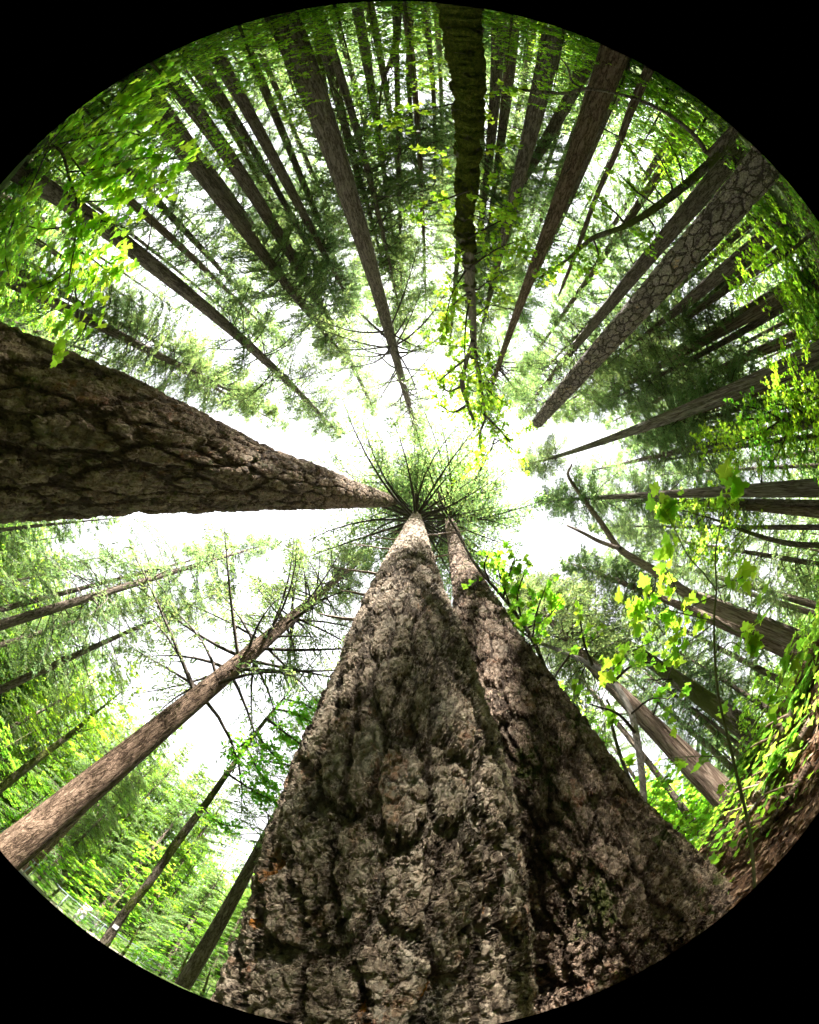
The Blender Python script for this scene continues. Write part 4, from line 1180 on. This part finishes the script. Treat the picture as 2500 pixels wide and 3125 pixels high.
ax = axis_grid(521, 420)
X, Y = np.meshgrid(ax, ax, indexing='ij')
Z = ground(X, Y)
gn = R8(3)
Z = Z + np.where(np.hypot(X, Y) < 30, gn.normal(0, .018, Z.shape), 0)
k = len(ax)
idx = np.arange(k * k).reshape(k, k)
q = np.stack([idx[:-1, :-1], idx[1:, :-1], idx[1:, 1:], idx[:-1, 1:]], -1).reshape(-1, 4)
mb = MB(); mb.add(np.stack([X, Y, Z], -1).reshape(-1, 3), q, 0, True)
n = NT('forest_floor')
v = n.coord()
t = n.noise(v, 9, 6, .7); t2 = n.noise(v, .8, 5, .6)
col = n.ramp(t, [(.3, (.035, .019, .011)), (.5, (.11, .060, .034)), (.7, (.21, .125, .075))])
c = n.n('ShaderNodeTexCoord'); sp = n.n('ShaderNodeSeparateXYZ'); n.put(sp.inputs[0], c.outputs['Object'])
gcol = n.ramp(n.noise(v, 3, 6, .75), [(.35, (.02, .035, .010)), (.55, (.055, .095, .02)), (.7, (.10, .15, .035))])
col = n.mix(n.math('MAXIMUM', n.rng(t2, .52, .62, 0, .7), n.math('MAXIMUM', n.rng(sp.outputs[0], 1.5, -1.5, 0, .92), n.rng(sp.outputs[1], .8, -.8, 0, .9))), col, gcol)
n.bsdf(col, .95, n.bump(n.math('ADD', t, n.math('MULTIPLY', n.noise(v, 40, 4, .7), .4)), .12, 1.), .1)
tag(link('ground', mb.mesh('ground', [n.m])), kind='structure')

# creek water in the hollow
n = NT('creek_water')
v = n.coord((1, 1, 1))
b = n.bsdf((.03, .05, .045), .12, n.bump(n.noise(v, 1.6, 4), .05, .5), .5)
th = math.radians(45)
mb = MB()
c = np.array([-.7071, .7071]); dd = np.array([.7071, .7071])
W = []
for s in np.linspace(-90, 90, 31):
    for q0 in np.linspace(10.5, 31.5, 9):
        p = c * (q0 + 1.5 * math.sin(s * .09)) + dd * s
        W.append((p[0], p[1], -2.42))
i0 = np.arange(31 * 9).reshape(31, 9)
mb.add(W, np.stack([i0[:-1, :-1], i0[1:, :-1], i0[1:, 1:], i0[:-1, 1:]], -1).reshape(-1, 4), 0, True)
tag(link('creek', mb.mesh('creek', [n.m])), kind='structure')

# seedlings, ivy and litter leaves over the bank: nobody could count them
g = R8(19); mb = MB()
N = 26000
a = g.uniform(math.radians(-75), math.radians(62), N); d = 1.6 + 13 * g.random(N) ** 1.25
x, y = d * np.cos(a), d * np.sin(a)
bare = np.where((np.arctan2(y, x) > .45) & (np.arctan2(y, x) < .95), .35, 0)
cl = -bare + np.sin(x * 1.9 + 2 * np.sin(y * .8)) + np.sin(y * 2.3 + x) + g.normal(0, .7, N)
ok = cl > .25; x, y = x[ok], y[ok]; N = len(x)
z = ground(x, y) + g.uniform(.02, .26, N)
leaves(mb, np.stack([x, y, z], 1), np.stack([g.normal(0, 1, N), g.normal(0, 1, N), g.normal(.1, .3, N)], 1), np.array([0, 0, 1.]) + g.normal(0, .4, (N, 3)), g.uniform(.04, .11, N), LEAF_MID, 1., 0)
o = tag(link('ground_cover', mb.mesh('ground_cover', [MAPLE])), 'low leafy ground cover creeping over the brown soil of the bank', 'ground cover', kind='stuff')
o.color = (.9, 1, .8, 1)


# brown litter: needles, twigs and old leaves on the soil of the bank
N = 42000
a = g.uniform(math.radians(-60), math.radians(62), N); d = 1.2 + 8 * g.random(N) ** 1.2
x, y = d * np.cos(a), d * np.sin(a); z = ground(x, y) + g.uniform(.0, .035, N)
mb = MB()
leaves(mb, np.stack([x, y, z], 1)[:26000], g.normal(0, 1, (26000, 3)) * np.array([1, 1, .25]), np.array([0, 0, 1.]) + g.normal(0, .35, (26000, 3)), g.uniform(.03, .10, 26000), LEAF_MID, .8, 0)
p = np.stack([x, y, z], 1)[26000:]; k_ = len(p)
ribbons(mb, p, p + g.normal(0, 1, (k_, 3)) * np.array([.1, .1, .03]), np.full(k_, .003), 1)
tag(link('leaf_litter', mb.mesh('leaf_litter', [plain('dry_leaf', (.09, .05, .028), (.30, .19, .11), 40, .8), M['twig']])), 'brown fallen leaves and twigs strewn over the bank', 'leaf litter', kind='stuff')


def fern_mesh(seed):
    g = R8(seed); mb = MB()
    for f in range(15):
        az = f * 2.4 + g.normal(0, .2); L = g.uniform(.45, .8); s = np.linspace(0, 1, 22)
        px = np.cos(az) * L * s; py = np.sin(az) * L * s; pz = L * (1.1 * s - 1.05 * s * s) + .02
        C = np.stack([px, py, pz], 1)
        tube(mb, np.c_[C[::3], .004 * (1 - .7 * s[::3])], 3, 1, False)
        tg = unit(np.gradient(C, axis=0)); lat = unit(np.cross(tg, np.array([0, 0, 1.])))
        for sd in (-1, 1):
            q = C[2:]; ax = lat[2:] * sd + tg[2:] * .35 + np.array([0, 0, -.15])
            leaves(mb, q, ax, np.array([0, 0, 1.]) + g.normal(0, .15, q.shape), .13 * np.sin(np.clip(s[2:] * 1.05, 0, 1) * PI * .9 + .25) + .015, LEAF_SPRAY, .42, 0, .1)
    return mb.mesh('fern_fronds', [MAPLE, M['stem']])


ferns = [fern_mesh(5), fern_mesh(6)]
gg = random.Random(4)
for i in range(14):
    az = math.radians(gg.uniform(-30, 42)); d = gg.uniform(3.2, 5.6)
    x, y = d * math.cos(az), d * math.sin(az)
    o = thing('fern_plant', 'green sword fern growing on the brown bank', 'fern', (x, y, gz(x, y)), 'ferns on the bank')
    f = link('fronds', ferns[i % 2], o); f.rotation_euler = (0, 0, gg.uniform(0, 6)); k = gg.uniform(.4, .7); f.scale = (k, k, k)
    f.color = (.42, .6, .5, 1)


def on_ground(px, py, lift=0.):
    """where the line of sight meets the soil"""
    d = ray(px, py); t = 1.
    while t < 60:
        p = EYE + d * t
        if p.z < gz(p.x, p.y) + lift: return p
        t += .02
    return None


# fallen logs on the bank
def log(label, a, b, r, bark, seed):
    a, b = Vector(a), Vector(b)
    root = thing('fallen_log', label, 'log', ((a.x + b.x) / 2, (a.y + b.y) / 2, gz((a.x + b.x) / 2, (a.y + b.y) / 2)))
    P = []
    for i in range(9):
        t = i / 8; p = a.lerp(b, t)
        P.append([p.x, p.y, gz(p.x, p.y) + r * .7, r * (1 - .4 * t)])
    mb = MB(); tube(mb, local(catmull(P, 40), root), 14, 0, True, .12, seed)
    link('trunk', mb.mesh('trunk', [M[bark]]), root)
    for j in range(3):
        p = Vector(P[2 + 2 * j][:3]); stub(root, p, p + Vector((-.15 * (-1) ** j, .2, .25)), r * .3, (0, 0, .05), 'dead', seed=seed + j)


for k, (lab, p0, p1, r_, bk) in enumerate([
        ('dark reddish rotting log with leaves on it, highest on the lower right bank', (1698, 1480), (1636, 1575), .09, 'redwood'),
        ('long reddish fallen log below the dark rotting one on the bank', (1722, 1520), (1592, 1690), .07, 'redwood'),
        ('pale orange-brown fallen log nearest to the lens on the lower right bank', (1716, 1612), (1610, 1760), .06, 'fir_red'),
        ('thin grey fallen pole across the lower right bank', (1690, 1560), (1560, 1740), .035, 'grey')]):
    a, b = on_ground(*p0), on_ground(*p1)
    if a and b: log(lab, a, b, r_, bk, 60 + 5 * k)
    print('LOG', a, b)

# small white tags on trunks
for lab, key, zz in (('small white tag nailed to the uppermost slim fir of the right fan', 'T26', None), ('small white tag low on the mossy leaning maple by the footbridge', 'L8', .35)):
    root, P = T[key]
    P = np.asarray(P)
    zz = zz if zz is not None else float(root.location.z) + 1.7
    c = z_at(P, zz); r = float(np.interp(zz, P[:, 2], P[:, 3]))
    to = Vector((-c.x, -c.y, 0)).normalized(); sd = Vector((-to.y, to.x, 0))
    o = thing('trunk_tag', lab, 'tag', c + to * (r * 1.08 + .012))
    mb = MB(); v = []
    for dpt in (0, .006):
        for i, j in ((-1, -1), (1, -1), (1, 1), (-1, 1)):
            v.append(tuple(sd * (.05 * i) + Vector((0, 0, .07 * j)) + to * dpt))
    mb.add(v, [[3, 2, 1, 0], [4, 5, 6, 7], [0, 1, 5, 4], [1, 2, 6, 5], [2, 3, 7, 6], [3, 0, 4, 7]])
    link('plate', mb.mesh('plate', [plain('tag_white', (.7, .7, .7), (.8, .8, .8), 20, .5)]), o)
    mb = MB(); tube(mb, [[*(to * .004 + Vector((0, 0, .055))), .006], [*(to * .012 + Vector((0, 0, .055))), .005]], 8)
    link('nail', mb.mesh('nail', [plain('nail_steel', (.2, .2, .2), (.3, .3, .3), 20, .4)]), o)

# ------------------------------------------------------------------ footbridge over the creek and the visitor leaning on its rail
th = ray(168, 1925); th = math.atan2(th.y, th.x)
bd = 19.0
bc = Vector((bd * math.cos(th), bd * math.sin(th), 0))
tv = Vector((-math.sin(th), math.cos(th), 0))
deck_z = -1.2
root = thing('footbridge', 'long footbridge with pale post-and-cable railing over the creek, lower left rim', 'bridge', (bc.x, bc.y, deck_z))
R = math.atan2(tv.y, tv.x)
root.rotation_euler = (0, 0, R)


def boxes(mb, items):
    for cx, cy, cz, sx, sy, sz in items:
        v = np.array([(i, j, k) for i in (-1, 1) for j in (-1, 1) for k in (-1, 1)]) * np.array([sx, sy, sz]) / 2 + np.array([cx, cy, cz])
        mb.add(v, [[0, 1, 3, 2], [4, 6, 7, 5], [0, 4, 5, 1], [2, 3, 7, 6], [0, 2, 6, 4], [1, 5, 7, 3]])


steel = plain('bridge_steel', (.16, .18, .21), (.26, .28, .31), 6, .5)
wood = plain('bridge_wood', (.20, .17, .14), (.34, .30, .25), 5, .8)
LB = 16.
mb = MB(); boxes(mb, [(x, 0, -.03, .19, 1.9, .06) for x in np.arange(-LB / 2, LB / 2, .2)]); link('deck', mb.mesh('deck', [wood]), root)
mb = MB(); boxes(mb, [(0, s * .8, -.25, LB, .15, .36) for s in (-1, 1)]); link('girder', mb.mesh('girder', [steel]), root)
for s in (-1, 1):
    mb = MB(); boxes(mb, [(x, s * .9, .55, .045, .045, 1.15) for x in np.arange(-LB / 2 + .3, LB / 2, 1.7)] + [(0, s * .9, 1.15, LB, .06, .035)])
    rail = link('railing', mb.mesh('railing', [steel]), root)
    mb = MB(); boxes(mb, [(0, s * .9, .2 + .19 * k, LB, .012, .012) for k in range(5)])
    link('cable', mb.mesh('cable', [steel]), rail)

# visitor
skin = plain('skin', (.42, .26, .19), (.48, .31, .23), 8, .6)
shirt = plain('white_shirt', (.70, .70, .72), (.80, .80, .82), 10, .8)
trous = plain('grey_trousers', (.30, .30, .33), (.38, .38, .41), 10, .8)
hairm = plain('dark_hair', (.03, .02, .015), (.06, .04, .03), 30, .6)
pr = thing('person', 'person in a white shirt leaning on the footbridge railing', 'person', (bc.x, bc.y, deck_z))
pr.rotation_euler = (0, 0, R)


def skin_mesh(name, parent, verts, edges, mat, sub=2, rootv=0):
    me = bpy.data.meshes.new(name)
    me.from_pydata([v[:3] for v in verts], edges, [])
    o = link(name, me, parent)
    m = o.modifiers.new('skin', 'SKIN'); m.use_smooth_shade = True
    for i, v in enumerate(verts):
        s = me.skin_vertices[0].data[i]; s.radius = v[3] if isinstance(v[3], tuple) else (v[3], v[3])
        s.use_root = i == rootv
    o.modifiers.new('sub', 'SUBSURF').levels = sub; o.modifiers['sub'].render_levels = sub
    me.materials.append(mat)
    return o


# local frame: +x along the bridge, the figure faces -y... towards the lens-side rail (y = -.9)
y0 = -.45
sg = 1
body = [(0, y0 + .05, .95, (.15, .11)), (0, y0, 1.12, (.14, .10)), (0, y0 - .10, 1.33, (.17, .11)), (0, y0 - .17, 1.45, (.10, .08)), (0, y0 - .20, 1.53, .055), (0, y0 - .23, 1.60, (.075, .09)), (0, y0 - .24, 1.70, (.07, .085)),
        (.19, y0 - .14, 1.41, .065), (.25, y0 - .22, 1.19, .048), (.16, y0 - .40, 1.20, .036), (.12, y0 - .47, 1.21, .03), (-.19, y0 - .14, 1.41, .065), (-.25, y0 - .22, 1.19, .048), (-.16, y0 - .40, 1.20, .036), (-.12, y0 - .47, 1.21, .03),
        (.10, y0 + .06, .86, .095), (.11, y0 + .02, .48, .065), (.11, y0 + .08, .09, .045), (.11, y0 - .08, .04, .04), (-.10, y0 + .06, .86, .095), (-.11, y0 + .02, .48, .065), (-.11, y0 + .10, .09, .045), (-.11, y0 - .06, .04, .04)]
edges = [(0, 1), (1, 2), (2, 3), (3, 4), (4, 5), (5, 6), (2, 7), (7, 8), (8, 9), (9, 10), (2, 11), (11, 12), (12, 13), (13, 14), (0, 15), (15, 16), (16, 17), (17, 18), (0, 19), (19, 20), (20, 21), (21, 22)]
k = len(body)
for s, hnd in ((1, 10), (-1, 14)):   # five fingers and a thumb side per hand
    hx, hy, hz = body[hnd][:3]
    for f, (ox, ln_) in enumerate([(-.024, .055), (-.008, .065), (.008, .062), (.024, .05)]):
        body += [(hx + ox, hy - .035, hz + .005, .009), (hx + ox, hy - .035 - ln_ * .6, hz - .012, .008), (hx + ox, hy - .035 - ln_ * .75, hz - .04, .007)]
        edges += [(hnd, k), (k, k + 1), (k + 1, k + 2)]; k += 3
    body += [(hx - s * .035, hy - .01, hz, .010), (hx - s * .05, hy - .04, hz - .01, .008)]
    edges += [(hnd, k), (k, k + 1)]; k += 2
skin_mesh('body', pr, body, edges, skin)
sh = [(0, y0 + .05, .97, (.165, .125)), (0, y0, 1.12, (.155, .115)), (0, y0 - .10, 1.33, (.185, .125)), (0, y0 - .17, 1.46, (.10, .085)), (.20, y0 - .14, 1.41, .082), (.245, y0 - .19, 1.25, .07), (-.20, y0 - .14, 1.41, .082), (-.245, y0 - .19, 1.25, .07)]
skin_mesh('shirt', pr, sh, [(0, 1), (1, 2), (2, 3), (2, 4), (4, 5), (2, 6), (6, 7)], shirt)
tr_ = [(0, y0 + .05, .95, (.165, .125)), (.10, y0 + .06, .84, .11), (.11, y0 + .02, .48, .082), (.11, y0 + .08, .12, .065), (-.10, y0 + .06, .84, .11), (-.11, y0 + .02, .48, .082), (-.11, y0 + .10, .12, .065)]
skin_mesh('trousers', pr, tr_, [(0, 1), (1, 2), (2, 3), (0, 4), (4, 5), (5, 6)], trous)
skin_mesh('hair', pr, [(0, y0 - .19, 1.64, (.08, .08)), (0, y0 - .215, 1.71, (.085, .095)), (0, y0 - .235, 1.765, (.06, .06))], [(0, 1), (1, 2)], hairm)

# ------------------------------------------------------------------ light
SUN = ray(958, 622)
el = math.asin(SUN.z)
w = bpy.data.worlds.new('World'); SC.world = w; w.use_nodes = True
nt = w.node_tree
bg = nt.nodes['Background']
sky = nt.nodes.new('ShaderNodeTexSky'); sky.sky_type = 'NISHITA'; sky.sun_disc = False
sky.sun_elevation = el
sky.sun_rotation = math.atan2(SUN.x, SUN.y)
sky.air_density = 1.0; sky.dust_density = .6; sky.ozone_density = 1.0
hs = nt.nodes.new('ShaderNodeHueSaturation'); hs.inputs['Saturation'].default_value = .22   # thin high cloud: a pale sky
mx = nt.nodes.new('ShaderNodeMix'); mx.data_type = 'RGBA'; mx.inputs[0].default_value = .86   # bright veil of thin cloud over the clear sky
tc = nt.nodes.new('ShaderNodeTexCoord'); nz = nt.nodes.new('ShaderNodeTexNoise'); nz.inputs['Scale'].default_value = 2.2; nz.inputs['Detail'].default_value = 5
rp = nt.nodes.new('ShaderNodeValToRGB'); rp.color_ramp.elements[0].position = .35; rp.color_ramp.elements[1].position = .65
rp.color_ramp.elements[0].color = (1.45, 1.47, 1.6, 1); rp.color_ramp.elements[1].color = (1.95, 1.93, 2.0, 1)
nt.links.new(tc.outputs['Generated'], nz.inputs['Vector']); nt.links.new(nz.outputs['Fac'], rp.inputs[0])
nt.links.new(sky.outputs[0], hs.inputs['Color']); nt.links.new(hs.outputs[0], mx.inputs[6]); nt.links.new(rp.outputs[0], mx.inputs[7]); nt.links.new(mx.outputs[2], bg.inputs['Color'])
bg.inputs['Strength'].default_value = .11
sl = bpy.data.lights.new('sun', 'SUN'); sl.energy = 4.6; sl.angle = math.radians(1.2); sl.color = (1, .955, .88)
so = bpy.data.objects.new('sun', sl); COL.objects.link(so)
so.rotation_euler = SUN.to_track_quat('Z', 'Y').to_euler(); so.location = SUN * 60

# ------------------------------------------------------------------ lens and render
cd = bpy.data.cameras.new('fisheye_camera'); co = bpy.data.objects.new('fisheye_camera', cd); COL.objects.link(co)
SC.camera = co
cd.type = 'PANO'; cd.panorama_type = 'FISHEYE_EQUISOLID'
cd.sensor_fit = 'HORIZONTAL'; cd.sensor_width = 81.9; cd.sensor_height = 102.4
cd.fisheye_fov = PI; cd.fisheye_lens = 51.66 / (2 * math.sin(PI / 4))
cd.shift_x = 14.5 / 819; cd.shift_y = 4.3 / 819
cd.clip_start = .02; cd.clip_end = 2000
co.matrix_world = Matrix.Translation(EYE) @ TILT.to_4x4() @ Matrix(((1, 0, 0, 0), (0, -1, 0, 0), (0, 0, -1, 0), (0, 0, 0, 1)))

SC.render.engine = 'CYCLES'
cy = SC.cycles
cy.max_bounces = 6; cy.diffuse_bounces = 4; cy.glossy_bounces = 1; cy.transmission_bounces = 4; cy.transparent_max_bounces = 4
cy.use_denoising = True; cy.denoiser = 'OPENIMAGEDENOISE'
cy.sample_clamp_indirect = 6
cy.use_adaptive_sampling = True; cy.adaptive_threshold = .03
SC.view_settings.view_transform = 'Standard'; SC.view_settings.look = 'None'
SC.view_settings.exposure = 3.5; SC.view_settings.gamma = 1
SC.view_settings.use_curve_mapping = False
for r in REPORT: print('FIT', *r)
